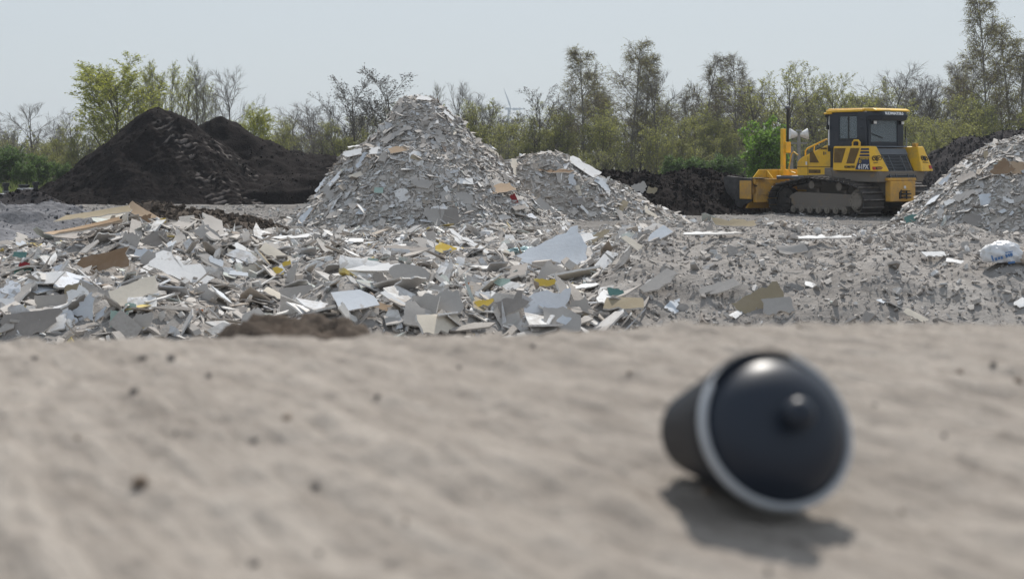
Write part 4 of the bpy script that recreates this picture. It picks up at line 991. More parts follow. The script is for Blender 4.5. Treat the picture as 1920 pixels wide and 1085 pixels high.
# behind the tall heap
T('budded', 672, 138, 88, .95, 0, 'dark bare tree with bud clusters left of the tip of the tall heap'); T('budded', 742, 118, 90, .95, 1, 'dark bare tree with bud clusters directly behind the tip of the tall heap'); T('budded', 712, 180, 95)
T('olive', 640, 220, 85); T('upright', 826, 148, 92, .6, 1, 'slender bare tree just right of the tip of the tall heap'); T('bare', 858, 150, 95, .7); T('bare', 885, 168, 95, .8)
T('olive', 878, 195, 90); T('olive', 912, 182, 92); T('olive', 935, 205, 92); T('budded', 908, 200, 96, .8); T('olive', 962, 222, 90); T('budded', 945, 218, 95, .8); T('olive', 990, 235, 88)
T('budded', 1004, 156, 88, .72, 0, 'dark budded tree right of the wind turbine'); T('budded', 1032, 182, 92, .7); T('olive', 1045, 215, 88); T('bare', 975, 215, 98, .8)
# the birches
T('birch', 1092, 82, 92, 1.0, 0, 'tall weeping birch left of the tallest middle birch'); T('birch', 1180, 68, 95, .95, 1, 'tallest weeping birch in the middle of the tree line'); T('birch', 1122, 130, 96, .9); T('birch', 1208, 92, 97, .9)
T('bare', 1236, 128, 92, .8, 0, 'dark bare spreading tree right of the tallest middle birch'); T('olive', 1160, 190, 90); T('sapling', 1215, 215, 84, 1.0); T('sapling', 1240, 235, 82, 1.0); T('olive', 1265, 190, 90); T('olive', 1070, 200, 90); T('olive', 1135, 205, 88); T('birchthin', 1150, 165, 98)
T('birchthin', 1318, 95, 93, .95, 0, 'thin pale birch, left of a pair of similar birches'); T('birchthin', 1380, 95, 95, .95, 1, 'thin pale birch left of the spreading trees behind the bulldozer'); T('birchthin', 1348, 140, 97); T('birchthin', 1290, 165, 97); T('birchthin', 1402, 135, 97); T('olive', 1335, 210, 88); T('olive', 1300, 225, 88); T('olive', 1365, 200, 90)
# behind the bulldozer
T('oak', 1440, 135, 90, 1.0, 0); T('oak', 1492, 108, 92, 1.0, 1, 'broadest olive green tree rising left of the bulldozer cab'); T('oak', 1532, 122, 94, .9, 0); T('oak', 1575, 132, 94, .9, 1); T('bare', 1465, 150, 98); T('bare', 1515, 160, 98); T('olive', 1600, 175, 90); T('yellowthin', 1590, 165, 92, .9)
T('bush', 1436, 212, 62, 1.08, 0, 'bright lime green bush behind the bulldozer blade'); T('bare', 1410, 170, 98); T('bare', 1550, 190, 98, 1.0)
T('bare', 1658, 112, 92, .95, 1, 'wide bare tree rising above the bulldozer roof'); T('bare', 1702, 138, 94, .9); T('bare', 1735, 140, 96, .9); T('bare', 1762, 128, 96, .9); T('birchthin', 1790, 110, 96, .9); T('bare', 1630, 180, 96, .9)
T('olive', 1745, 185, 86, 1.2); T('olive', 1780, 165, 88, 1.2); T('olive', 1715, 225, 82, 1.1); T('sapling', 1755, 232, 76, 1.4); T('sapling', 1800, 225, 76, 1.4); T('olive', 1820, 190, 86, 1.1); T('sapling', 1712, 255, 74, 1.3)
T('birch', 1852, -22, 92, .80, 0, 'tallest birch of all, reaching the top edge at the right'); T('birch', 1812, 88, 95, .85); T('birch', 1895, 35, 95, .85); T('birch', 1925, 60, 94, .9); T('olive', 1880, 180, 88); T('olive', 1915, 165, 88); T('bare', 1870, 160, 98); T('birchthin', 1960, 60, 96); T('sapling', 1865, 230, 78, 1.2); T('birch', 1990, 20, 98)
for i in range(30):
    T(tr_r.choice(['birch', 'olive', 'birchthin', 'oak', 'upright']), 1000 + 930 * (i + tr_r.random()) / 30, tr_r.uniform(140, 200), tr_r.uniform(96, 106))
for px, tp in [(300, 128), (268, 125), (335, 140), (375, 150), (250, 150)]: T('yellowthin', px, tp, 97)
for i in range(12):
    T(tr_r.choice(['olive', 'bare', 'budded']), 520 + 480 * (i + tr_r.random()) / 12, tr_r.uniform(180, 225), tr_r.uniform(96, 106))
# fillers: second row, and shrubs at the foot
for i in range(34):
    T(tr_r.choice(['bare', 'bare', 'upright', 'olive', 'birchthin']), -40 + 2010 * (i + tr_r.random()) / 34, tr_r.uniform(185, 255) - (30 if i > 18 else 0), tr_r.uniform(108, 130))
for i in range(52):
    px = -40 + 2010 * (i + tr_r.random()) / 52
    T(tr_r.choice(['thicket', 'thicket', 'thicket', 'sapling']) if px > 560 else tr_r.choice(['thicket', 'olive', 'greenbush']), px, tr_r.uniform(238, 292), tr_r.uniform(80, 104), 1.35)
for px, tp in [(1285, 288), (1330, 292), (1262, 300), (1365, 285), (1300, 296)]: T('greenbush', px, tp, 70, 1.5)

# one wooded mass far behind that closes the gaps low down
def far_wood():
    r = random.Random(9); B = TB()
    for i in range(2600):
        x = r.uniform(-75, 95); y = r.uniform(132, 165); h = r.uniform(1.5, 4.6)
        pts = walk(r, (x, y, -0.1), (r.gauss(0, .12), r.gauss(0, .12), 1), h, 3, .06, .02)
        B.tube(pts, [.05, .04, .03, .012], 3, 0)
        for j in range(9):
            p, d = along(pts, r.uniform(.2, 1)); b = walk(r, p, side(r, d, r.uniform(.4, .8)), r.uniform(.6, 1.6), 2, .1, .04)
            B.tube(b, [.03, .02, .012], 3, 0)
            for q in range(2): B.leaf(along(b, r.random())[0], r, r.uniform(.2, .42), 1)
    return link_mesh('far_wood', B.mesh('far_wood', [M['twig'], M['lf_olive']]), [])
tag(far_wood(), kind='stuff')
def grass():
    r = random.Random(3); B = TB()
    for i in range(15000):
        y = r.uniform(58, 92); px = r.uniform(-60, 720) if r.random() < .45 else r.uniform(900, 1960)
        x = (px - 960) / FPX * y; h = r.uniform(.2, .75); dx, dy = r.gauss(0, .15), r.gauss(0, .15); w = r.uniform(.02, .05)
        b = len(B.v); B.v += [(x - w, y, -.03), (x + w, y, -.03), (x + dx, y + dy, h)]; B.f.append((b, b + 1, b + 2)); B.m.append(0)
    return link_mesh('grass', B.mesh('grass', [M['grass']]), [])
tag(grass(), kind='stuff')
verge = grid('verge', np.concatenate([np.arange(-60, 80, 2.0)]), np.arange(60, 175, 2.0), lambda x, y: 0.02 + 0.06 * fbm(x, y, 8, 3, 75) + 0.05 * sstep(60, 66, y) - 0.05, soil_mat('grassy_verge', (0.05, 0.06, 0.025), (0.09, 0.10, 0.04), (0.15, 0.14, 0.07), 0.6, 6, 0.05))
tag(verge, kind='structure')

# ------------------------------------------------------------------ wind turbine on the horizon
M['turbine'] = plain('pale_grey_turbine', (0.40, 0.47, 0.53), 0.5)
hub = P(953.5, 204, 1000); R_ = 44 / FPX * 1000; WS = 1000 / 2400
wtb = empty('wind_turbine', (hub.x, hub.y, 0)); tag(wtb, 'distant pale wind turbine showing two blades above the tree line', 'wind turbine')
MB().tube([(0, 0, -5), (0, 0, hub.z - .6)], [1.0, .6], 16).build('tower', M['turbine'], wtb, smooth=40)
yaw = math.radians(53); ax = Vector((math.sin(yaw), -math.cos(yaw), 0)); sd_ = Vector((math.cos(yaw), math.sin(yaw), 0))
hc = Vector((0, 0, hub.z)) + ax * 5 * WS
MB().bar(Vector((0, 0, hub.z)) - ax * 6 * WS, Vector((0, 0, hub.z)) + ax * 3.5 * WS, 3.6 * WS, 3.8 * WS).build('nacelle', M['turbine'], wtb, bevel=0.2)
MB().tube([hc - ax * 1.6 * WS, hc + ax * 0.6 * WS, hc + ax * 2.0 * WS], [1.7 * WS, 1.5 * WS, 0.3 * WS], 14).build('hub', M['turbine'], wtb, smooth=50)
for k in range(3):
    t = math.radians(1 + 120 * k); d = sd_ * math.cos(t) + Vector((0, 0, 1)) * math.sin(t); ch = d.cross(ax)
    secs = []
    for f_, w, th in [(0.02, 1.6, 1.6), (0.08, 1.8, 1.5), (0.2, 3.6, 0.9), (0.5, 2.4, 0.5), (0.8, 1.5, 0.3), (1.0, 0.4, 0.12)]:
        c = hc + d * R_ * f_; w *= WS * 1.25; th *= WS * 1.25; secs.append([c + ch * w * .65, c + ax * th * .5 + ch * w * .1, c - ch * w * .35, c - ax * th * .5 + ch * w * .1])
    mb = MB()
    for i in range(len(secs) - 1): mb.loft(secs[i], secs[i + 1])
    mb.build('blade', M['turbine'], wtb, smooth=60)

# ------------------------------------------------------------------ bulldozer (local x forward, y left, z up)
YEL = (0.78, 0.46, 0.03)
M['yellow'] = paint_mat('yellow_paint', YEL, 0.42, (0.34, 0.25, 0.13), 0.26)
M['yellow_dirty'] = paint_mat('dusty_yellow_paint', (0.62, 0.34, 0.05), 0.6, (0.26, 0.20, 0.15), 0.42)
M['cabpaint'] = paint_mat('dark_blue_grey_paint', (0.020, 0.025, 0.036), 0.45, (0.09, 0.085, 0.08), 0.12)
M['black'] = paint_mat('black_paint', (0.014, 0.014, 0.016), 0.5, (0.07, 0.065, 0.06), 0.2)
M['greypaint'] = paint_mat('grey_cover_paint', (0.10, 0.11, 0.125), 0.5, (0.18, 0.17, 0.16), 0.2)
M['trackmat'] = paint_mat('muddy_track_steel', (0.022, 0.020, 0.020), 0.6, (0.085, 0.075, 0.068), 0.5, 4.0)
M['trackedge'] = paint_mat('worn_grouser_steel', (0.20, 0.185, 0.175), 0.45, (0.07, 0.06, 0.055), 0.4, 5.0, 0.5, 0.5)
M['framedirt'] = paint_mat('dusty_track_frame', (0.175, 0.155, 0.135), 0.8, (0.36, 0.21, 0.06), 0.06, 3.0)
M['hubdirt'] = paint_mat('dusty_hub', (0.22, 0.195, 0.165), 0.8, (0.12, 0.105, 0.09), 0.4, 6.0)
M['bladedirt'] = paint_mat('soil_worn_blade', (0.085, 0.08, 0.08), 0.55, (0.02, 0.018, 0.018), 0.5, 2.5, 0.5, 0.3)
M['mesh'] = paint_mat('vent_mesh', (0.125, 0.075, 0.02), 0.7, (0.2, 0.15, 0.08), 0.3, 6)
M['badge'] = plain('dark_blue_badge', (0.018, 0.028, 0.075), 0.4)
M['white'] = plain('white_lettering', (0.78, 0.78, 0.78), 0.5)
M['dark'] = plain('dark_lettering', (0.02, 0.018, 0.016), 0.5)
M['letteryel'] = plain('yellow_lettering', (0.62, 0.42, 0.05), 0.5)
M['redlens'] = plain('red_lens', (0.42, 0.03, 0.02), 0.25)
M['orangelens'] = plain('orange_lens', (0.30, 0.12, 0.03), 0.3)
M['lamp'] = plain('lamp_glass', (0.72, 0.72, 0.70), 0.2)
M['seat'] = plain('dark_seat_cloth', (0.045, 0.05, 0.06), 0.8)
M['redcloth'] = plain('dull_red_cloth', (0.30, 0.06, 0.05), 0.8)
M['redbar'] = plain('red_orange_bar', (0.50, 0.09, 0.04), 0.5)
M['steel'] = plain('grey_galvanised_steel', (0.25, 0.26, 0.27), 0.5, 0.5, 0.4)
m, t, bs = new_mat('cab_glass'); t.nodes.remove(bs)
tr = t.nodes.new('ShaderNodeBsdfTransparent'); tr.inputs[0].default_value = (0.90, 0.96, 0.95, 1)
gl = t.nodes.new('ShaderNodeBsdfGlossy'); gl.inputs['Roughness'].default_value = 0.06; gl.inputs['Color'].default_value = (0.9, 0.95, 1, 1)
df = t.nodes.new('ShaderNodeBsdfDiffuse'); df.inputs[0].default_value = (0.5, 0.53, 0.55, 1)
lw = t.nodes.new('ShaderNodeLayerWeight'); lw.inputs['Blend'].default_value = 0.35
mx = t.nodes.new('ShaderNodeMixShader'); t.links.new(lw.outputs['Fresnel'], mx.inputs[0]); t.links.new(tr.outputs[0], mx.inputs[1]); t.links.new(gl.outputs[0], mx.inputs[2])
m2 = t.nodes.new('ShaderNodeMixShader'); m2.inputs[0].default_value = 0.10; t.links.new(mx.outputs[0], m2.inputs[1]); t.links.new(df.outputs[0], m2.inputs[2])
t.links.new(m2.outputs[0], t.nodes['Material Output'].inputs['Surface']); M['glass'] = m

def text(name, s_, size, loc, xdir, ydir, mat, parent, bold=0.0, shear=0.0, sx=1.0, ext=0.002):
    cu = bpy.data.curves.new(name, 'FONT'); cu.body = s_; cu.size = size; cu.align_x = 'CENTER'; cu.align_y = 'CENTER'
    cu.extrude = ext; cu.offset = bold; cu.shear = shear; cu.resolution_u = 3
    tmp = bpy.data.objects.new('tmp', cu); COL.objects.link(tmp)
    bpy.context.view_layer.update()
    me = bpy.data.meshes.new_from_object(tmp.evaluated_get(bpy.context.evaluated_depsgraph_get())); bpy.data.objects.remove(tmp)
    me.name = name; me.materials.clear()
    o = link_mesh(name, me, mat, parent)
    X = Vector(xdir).normalized(); Y = Vector(ydir); Y = (Y - X * Y.dot(X)).normalized()
    o.matrix_local = Matrix.Translation(loc) @ Matrix((X, Y, X.cross(Y))).transposed().to_4x4() @ Matrix.Diagonal((sx, 1, 1, 1))
    return o

DX, DY, DA = (1590 - 960) / FPX * 42.5, 42.5, math.radians(124)
bz = empty('bulldozer', (DX, DY, 0.0), DA); tag(bz, 'yellow tracked bulldozer with dark cab pushing dark soil with its blade', 'bulldozer')

def hull(pts):
    pts = sorted(set((round(x, 5), round(z, 5)) for x, z in pts))
    def half(ps):
        h = []
        for p in ps:
            while len(h) > 1 and (h[-1][0] - h[-2][0]) * (p[1] - h[-2][1]) - (h[-1][1] - h[-2][1]) * (p[0] - h[-2][0]) <= 0: h.pop()
            h.append(p)
        return h
    return half(pts)[:-1] + half(pts[::-1])[:-1]
circ = [(1.42, .47, .43), (-1.50, .48, .41), (.28, .94, .17), (-.80, .90, .15), (1.1, .16, .1), (-1.2, .16, .1)]
base_path = hull([(cx + r * math.cos(2 * math.pi * k / 48), cz + r * math.sin(2 * math.pi * k / 48)) for cx, cz, r in circ for k in range(48)])
def resample(path, n):
    pts = path + [path[0]]; L = [0]
    for i in range(len(path)): L.append(L[-1] + math.hypot(pts[i + 1][0] - pts[i][0], pts[i + 1][1] - pts[i][1]))
    out = []
    for k in range(n):
        s_ = L[-1] * k / n; i = max(j for j in range(len(path)) if L[j] <= s_ + 1e-9); t_ = (s_ - L[i]) / (L[i + 1] - L[i])
        out.append((pts[i][0] + (pts[i + 1][0] - pts[i][0]) * t_, pts[i][1] + (pts[i + 1][1] - pts[i][1]) * t_))
    return out, L[-1] / n
for sgn in (1, -1):
    yo, yi = 1.46 * sgn, 0.60 * sgn; ym = (yo + yi) / 2
    N = 44; pts, pitch = resample(base_path, N); mb = MB()
    for k in range(N):
        p, q = pts[k], pts[(k + 1) % N]; d = Vector((q[0] - p[0], 0, q[1] - p[1])).normalized(); nrm = Vector((d.z, 0, -d.x))
        c = Vector(((p[0] + q[0]) / 2, ym, (p[1] + q[1]) / 2)); R = Matrix((d, Vector((0, 1, 0)), -nrm)).transposed()
        w = abs(yo - yi) - 0.012 * (k % 3)
        mb.box(c + nrm * 0.018, (pitch * 0.93, w, 0.024), R, 0)
        mb.box(c + nrm * 0.052 + d * pitch * 0.36, (0.026, w, 0.052), R, 1)
        mb.box(c - nrm * 0.035, (pitch * 0.8, 0.30, 0.075), R, 0)
    tr_o = mb.build('track', [M['trackmat'], M['trackedge']], bz)
    yf = ym + 0.17 * sgn
    mb = MB(); mb.prism([(-1.22, .30), (-1.28, .66), (.95, .70), (1.22, .58), (1.28, .40), (1.0, .28)], 'y', ym - .17 * sgn, yf)
    mb.prism([(-1.05, .20), (-1.05, .31), (1.05, .31), (1.05, .20)], 'y', ym - .13 * sgn, yf + .035 * sgn)
    mb.build('track_frame', M['framedirt'], tr_o, bevel=0.02)
    mb = MB(); mb.cyl((-1.50, ym - .16 * sgn, .48), (-1.50, ym + .16 * sgn, .48), .33, n=26)
    for k in range(22):
        t_ = 2 * math.pi * k / 22; mb.box((-1.50 + .345 * math.cos(t_), ym, .48 + .345 * math.sin(t_)), (.07, .1, .05), Matrix.Rotation(-t_, 3, 'Y'))
    mb.cyl((-1.50, ym + .16 * sgn, .48), (-1.50, ym + .28 * sgn, .48), .27, .235, 24)
    for k in range(12):
        t_ = 2 * math.pi * k / 12; mb.cyl((-1.5 + .2 * math.cos(t_), ym + .28 * sgn, .48 + .2 * math.sin(t_)), (-1.5 + .2 * math.cos(t_), ym + .30 * sgn, .48 + .2 * math.sin(t_)), .022, n=6)
    mb.build('sprocket', M['hubdirt'], tr_o, smooth=40)
    mb = MB(); mb.cyl((1.42, ym - .12 * sgn, .47), (1.42, ym + .12 * sgn, .47), .34, n=28); mb.cyl((1.42, ym + .12 * sgn, .47), (1.42, ym + .2 * sgn, .47), .13, n=16)
    mb.lohi((1.15, min(ym + .1 * sgn, ym + .22 * sgn), .36), (1.55, max(ym + .1 * sgn, ym + .22 * sgn), .50)); mb.lohi((1.18, min(ym + .1 * sgn, ym + .2 * sgn), .22), (1.5, max(ym + .1 * sgn, ym + .2 * sgn), .30))
    mb.build('idler', M['trackmat'], tr_o, smooth=40)
    for cx, cz in ((.28, .92), (-.80, .88)):
        mb = MB(); mb.cyl((cx, ym - .1 * sgn, cz), (cx, ym + .22 * sgn, cz), .115, n=18); mb.bar((cx - .05, ym - .05 * sgn, .68), (cx, ym - .05 * sgn, cz), .08, .1)
        mb.build('carrier_roller', M['framedirt'], tr_o, smooth=40)
    for i in range(7):
        cx = -1.02 + 2.04 * i / 6; mb = MB(); mb.cyl((cx, ym - .18 * sgn, .19), (cx, ym + .23 * sgn, .19), .105, n=16); mb.cyl((cx, ym + .23 * sgn, .19), (cx, ym + .25 * sgn, .19), .05, n=10)
        mb.build('track_roller', M['hubdirt'], tr_o, smooth=40)

# chassis and rear
mb = MB(); mb.prism([(-1.95, .62), (-1.95, 1.30), (1.45, 1.18), (1.62, .95), (1.55, .55), (-1.4, .5)], 'y', -.52, .52)
mb.prism([(-2.0, 1.02), (-2.05, 1.33), (-.30, 1.33), (-.1, 1.12), (-.3, 1.02)], 'y', -.98, .98)
mb.cyl((-.18, .2, 1.22), (-.18, 1.0, 1.22), .13, n=18); mb.lohi((-.4, .55, 1.2), (0.05, .95, 1.42))
mb.build('chassis', M['framedirt'], bz, bevel=0.02)
mb = MB(); mb.lohi((-2.16, -.46, .46), (-1.95, .60, 1.05)); mb.lohi((-2.14, -.53, 1.05), (-1.95, .67, 1.14))
rf = mb.build('rear_frame', M['yellow_dirty'], bz, bevel=0.03)
mb = MB(); mb.lohi((-2.24, -.18, .56), (-2.16, .18, .60)); mb.lohi((-2.26, -.16, .66), (-2.16, .2, .70)); mb.lohi((-2.26, -.10, .75), (-2.16, .12, .775)); mb.prism([(.20, .54), (.25, .54), (.25, .72), (.17, .80)], 'x', -2.2, -2.16); mb.tube([(-2.22, .0, .53), (-2.22, .0, .78)], .022, 10)
mb.build('hitch', M['black'], rf)
MB().lohi((-2.175, -.03, .83), (-2.16, .05, .91)).build('reflector', M['lamp'], rf)

# radiator grille between the fenders
mb = MB(); mb.loft([(-1.62, -.62, 1.98), (-1.62, .62, 1.98), (-2.10, .62, 1.08), (-2.10, -.62, 1.08)], [(-1.45, -.62, 1.98), (-1.45, .62, 1.98), (-1.9, .62, 1.08), (-1.9, -.62, 1.08)])
gr = mb.build('radiator_grille', M['black'], bz, bevel=0.015)
gd = (Vector((-2.10, 0, 1.08)) - Vector((-1.62, 0, 1.98))).normalized(); gn = Vector((-.88, 0, -.47)).normalized(); gn = Vector((gd.z, 0, -gd.x)); gn = gn if gn.x < 0 else -gn
mb = MB()
for k in range(15):
    c = Vector((-1.62, 0, 1.98)) + gd * (.26 + k * .048) + gn * .012; mb.box(c, (.012, 1.0, .03), Matrix((gd, Vector((0, 1, 0)), gn)).transposed())
for yy in (-.5, -.25, .25, .5): mb.box(Vector((-1.62, yy, 1.98)) + gd * .6 + gn * .014, (.72, .025, .04), Matrix((gd, Vector((0, 1, 0)), gn)).transposed())
mb.build('grille_slats', M['greypaint'], gr)
mb = MB(); mb.loft([(-1.38, -.68, 2.0), (-1.38, .68, 2.0), (-1.66, .66, 2.015), (-1.66, -.66, 2.015)], [(-1.38, -.68, 2.06), (-1.38, .68, 2.06), (-1.62, .66, 2.055), (-1.62, -.66, 2.055)])
mb.box(Vector((-1.62, 0, 1.98)) + gd * .115 + gn * .02, (.21, 1.22, .03), Matrix((gd, Vector((0, 1, 0)), gn)).transposed())
mb.build('rear_cover', M['greypaint'], bz, bevel=0.012)

# fenders with lettering
for sgn in (1, -1):
    A = [(-.42, 1.10 * sgn, 1.34), (-.45, 1.10 * sgn, 2.05), (-1.80, 1.10 * sgn, 2.045), (-1.95, 1.14 * sgn, 1.33)]
    B = [(-.42, .60 * sgn, 1.34), (-.45, .78 * sgn, 2.05), (-1.86, .84 * sgn, 2.04), (-2.14, .62 * sgn, 1.32)]
    if sgn < 0: A[2] = (-1.86, -1.16, 2.045); A[3] = (-2.16, -1.24, 1.33); B[2] = (-1.9, -.86, 2.04); B[3] = (-2.22, -.66, 1.32)
    fd = MB().loft(A, B).build('fender', M['yellow'], bz, bevel=0.03)
    yf = 1.118
    if sgn == 1:
        def panel(ps, y0, y1, mat, name):
            q = [Vector((x, 1.10 + .04 * max(0, (2.045 - z) / .71) * min(1, max(0, (-.45 - x) / 1.4)), z)) for x, z in ps]
            MB().loft([p + Vector((0, y0, 0)) for p in q], [p + Vector((0, y1, 0)) for p in q]).build(name, mat, fd)
        panel([(-.49, 1.99), (-.93, 1.99), (-.77, 1.57), (-.47, 1.57)], -.01, .006, M['mesh'], 'vent_panel')
        panel([(-1.12, 1.99), (-1.45, 1.99), (-1.26, 1.55), (-.96, 1.55)], -.01, .006, M['mesh'], 'vent_panel')
        panel([(-1.45, 1.72), (-1.82, 1.72), (-1.885, 1.365), (-1.31, 1.375)], -.01, .006, M['badge'], 'model_badge')
        for (z0, z1) in ((1.93, 1.985), (1.84, 1.90), (1.75, 1.81)):
            def xl(z): return -1.52 + (1.985 - z) * .24
            def xr(z): return -1.80 - (1.985 - z) * .16
            panel([(xl(z1), z1), (xr(z1), z1), (xr(z0), z0), (xl(z0), z0)], -.01, .006, M['badge'], 'stripe')
        text('model_number', '61PX', .185, (-1.625, yf + .028, 1.455), (-1, 0.02, 0), (0, 0.06, 1), M['white'], fd, .005, .18, .95)
        text('model_letter', 'D', .12, (-1.50, yf + .016, 1.60), (-1, 0.02, 0), (0, 0.06, 1), M['letteryel'], fd, .004, .18)
        text('maker_name', 'KOMATSU', .065, (-1.66, yf + .012, 1.685), (-1, 0.02, 0), (0, 0.06, 1), M['letteryel'], fd, .002, .1, 1.0)
        text('maker_name', 'KOMATSU', .085, (-1.10, yf + .014, 1.45), (-1, 0.02, 0), (0, 0.03, 1), M['dark'], fd, .004, .1, 1.0)
        mb = MB(); mb.lohi((-1.31, .9, 2.02), (-1.10, 1.05, 2.06)); mb.tube([(-1.33, .97, 2.05), (-1.34, .97, 2.15), (-1.28, .97, 2.21), (-1.14, .97, 2.21), (-1.08, .97, 2.15), (-1.09, .97, 2.05)], .032, 8); mb.build('lifting_eye', M['yellow'], fd, smooth=40)
        mb = MB(); mb.lohi((-1.29, .95, 2.05), (-1.13, 1.0, 2.17)); mb.build('eye_shadow_plate', M['black'], fd)
    else:
        MB().lohi((-1.82, -.98, 2.03), (-1.68, -.86, 2.14)).build('filler_cap', M['yellow_dirty'], fd, bevel=0.01)
    # sloping rear face: emblem and tail light
    p0, p1, p2, p3 = Vector(A[2]), Vector(B[2]), Vector(B[3]), Vector(A[3])
    cx_ = (p0 + p1 + p2 + p3) / 4; xd = Vector((0, -1, 0)); nn = (p1 - p0).cross(p3 - p0).normalized(); nn = nn if nn.x < 0 else -nn
    xd = (xd - nn * xd.dot(nn)).normalized(); yd = nn.cross(xd); yd = yd if yd.z > 0 else -yd
    def fp_(a_, b_, h_=.008): return cx_ + xd * a_ + yd * b_ + nn * h_
    mb = MB(); lp = []
    for sx_ in (-1, 1):
        arc = [(sx_ * .03, .075), (sx_ * .11, .075), (sx_ * .15, .04), (sx_ * .15, -.01), (sx_ * .11, -.045), (sx_ * .05, -.03), (sx_ * .055, .03), (sx_ * .10, .03)]
        mb.tube([fp_(a_, b_) for a_, b_ in arc], .014, 6)
        mb.tube([fp_(sx_ * .018, .06), fp_(sx_ * .018, -.07)], .013, 6)
    mb.tube([fp_(-.04, .075), fp_(.04, .075)], .013, 6)
    mb.build('round_emblem', M['dark'], fd)
    mb = MB(); Rf = Matrix((xd, yd, nn)).transposed()
    for k in range(7): mb.box(fp_(-.12 + .04 * k, -.115, .003), (.026, .022, .012), Rf)
    mb.build('small_caption', M['dark'], fd)
    if sgn == 1:
        MB().box(fp_(-.15, -.27), (.09, .085, .03), Rf).build('tail_light', M['redlens'], fd); MB().box(fp_(.04, -.275), (.25, .085, .024), Rf).build('marker_plate', M['dark'], fd)
        MB().box(fp_(.04, -.275, .018), (.2, .05, .012), Rf).build('marker_lens', M['orangelens'], fd)
    else:
        MB().box(fp_(.15, -.26), (.1, .1, .03), Rf).build('tail_light', M['redlens'], fd)

# engine hood
mb = MB(); mb.prism([(1.66, 1.14), (1.64, 1.60), (1.46, 1.73), (.30, 2.14), (.05, 2.14), (.05, 1.14)], 'y', -.47, .47)
hd = mb.build('hood', M['yellow'], bz, bevel=0.035)
def hp(ps, mat, name, y=.466, d=.012): MB().prism(ps, 'y', y, y + d).build(name, mat, hd)
hp([(1.10, 1.88), (.96, 1.91), (.72, 1.57), (1.10, 1.57)], M['mesh'], 'vent_panel'); hp([(1.14, 1.36), (.66, 1.36), (.66, 1.25), (1.14, 1.25)], M['mesh'], 'vent_panel')
hp([(.54, 1.90), (.50, 1.90), (.50, 1.80), (.54, 1.80)], M['dark'], 'hood_latch'); hp([(.46, 1.89), (.435, 1.89), (.435, 1.81), (.46, 1.81)], M['greypaint'], 'hood_latch')
hp([(1.27, 1.60), (1.21, 1.60), (1.21, 1.50), (1.27, 1.50)], M['white'], 'warning_sticker'); hp([(.92, 1.33), (.82, 1.33), (.82, 1.28), (.92, 1.28)], M['dark'], 'hood_latch')
text('owner_name', 'YATTENDEN', .075, (.60, .481, 1.99), (-1, 0, 0), (0, 0, 1), M['dark'], hd, .003, 0, .95)
mb = MB(); mb.lohi((.06, .468, 1.435), (1.62, .476, 1.455)); mb.lohi((1.17, .468, 1.2), (1.185, .476, 1.75)); mb.build('panel_seam', M['mesh'], hd)
mb = MB(); mb.tube([(1.36, .40, 1.74), (1.35, .40, 1.93), (1.28, .40, 2.0), (.50, .40, 2.27), (.38, .40, 2.26), (.32, .40, 2.12)], .022, 8); mb.tube([(1.0, .40, 1.86), (.98, .40, 2.10)], .016, 6); mb.build('hood_rail', M['yellow'], hd, smooth=50)
mb = MB(); mb.tube([(1.62, .55, 1.24), (1.86, .55, 1.30), (1.90, .55, 1.40), (1.80, .55, 1.82), (1.70, .55, 1.90), (1.52, .55, 1.80)], .022, 8); mb.build('step_rail', M['yellow'], hd, smooth=50)
mb = MB(); mb.tube([(.10, .66, 1.9), (.10, .66, 2.82), (.14, .67, 2.92), (.22, .68, 2.98)], .065, 12); mb.build('exhaust_pipe', M['black'], bz, smooth=50)
mb = MB(); mb.lohi((-.3, .47, 1.34), (.05, .7, 2.06)); mb.build('cab_base', M['black'], bz)

# cab
cx0, cx1, cyw = -1.42, -.02, .76
def ringed(mb, axis_, pos, th, lo, hi, hlo, hhi, mi=0):          # wall panel with one rectangular opening
    def bx(a0, a1, z0, z1):
        if axis_ == 'y': mb.lohi((a0, pos - th, z0), (a1, pos + th, z1), mi)
        else: mb.lohi((pos - th, a0, z0), (pos + th, a1, z1), mi)
    bx(lo[0], hlo[0], lo[1], hi[1]); bx(hhi[0], hi[0], lo[1], hi[1]); bx(hlo[0], hhi[0], lo[1], hlo[1]); bx(hlo[0], hhi[0], hhi[1], hi[1])
mb = MB()
for s_ in (1, -1): ringed(mb, 'y', cyw * s_, .035, (cx0, 2.0), (cx1, 3.04), (-1.07, 2.24), (-.38, 2.92))
ringed(mb, 'x', cx0, .035, (-cyw + .036, 2.02), (cyw - .036, 3.04), (-.50, 2.17), (.62, 2.80))
ringed(mb, 'x', cx1 + .03, .03, (-cyw + .036, 2.0), (cyw - .036, 3.04), (-.62, 2.12), (.62, 2.9))
mb.lohi((cx0 + .04, -.72, 2.01), (cx1, .72, 2.05)); mb.lohi((cx0 + .04, -.72, 2.96), (cx1, .72, 3.03))
for zz in (2.3, 2.55, 2.8): mb.lohi((-1.28, cyw + .034, zz), (-1.20, cyw + .055, zz + .06))
cab = mb.build('cab', M['cabpaint'], bz, bevel=0.012)
for s_ in (1, -1):
    mb = MB(); yy = cyw * s_
    w = mb.lohi((-1.065, yy - .006, 2.245), (-.385, yy + .006, 2.915)).build('side_window', M['glass'], cab)
    mb = MB(); mb.lohi((-.74, yy - .02, 2.245), (-.71, yy + .02, 2.915)); mb.lohi((-1.065, yy - .012, 2.245), (-.385, yy + .05 * s_ if s_ > 0 else yy + .012, 2.275)); mb.build('window_bar', M['black'], w)
w = MB().lohi((cx0 - .006, -.495, 2.175), (cx0 + .006, .615, 2.795)).build('rear_window', M['glass'], cab)
MB().bar((cx0 - .03, .63, 2.42), (cx0 - .03, .12, 2.29), .02, .02).build('wiper', M['black'], w)
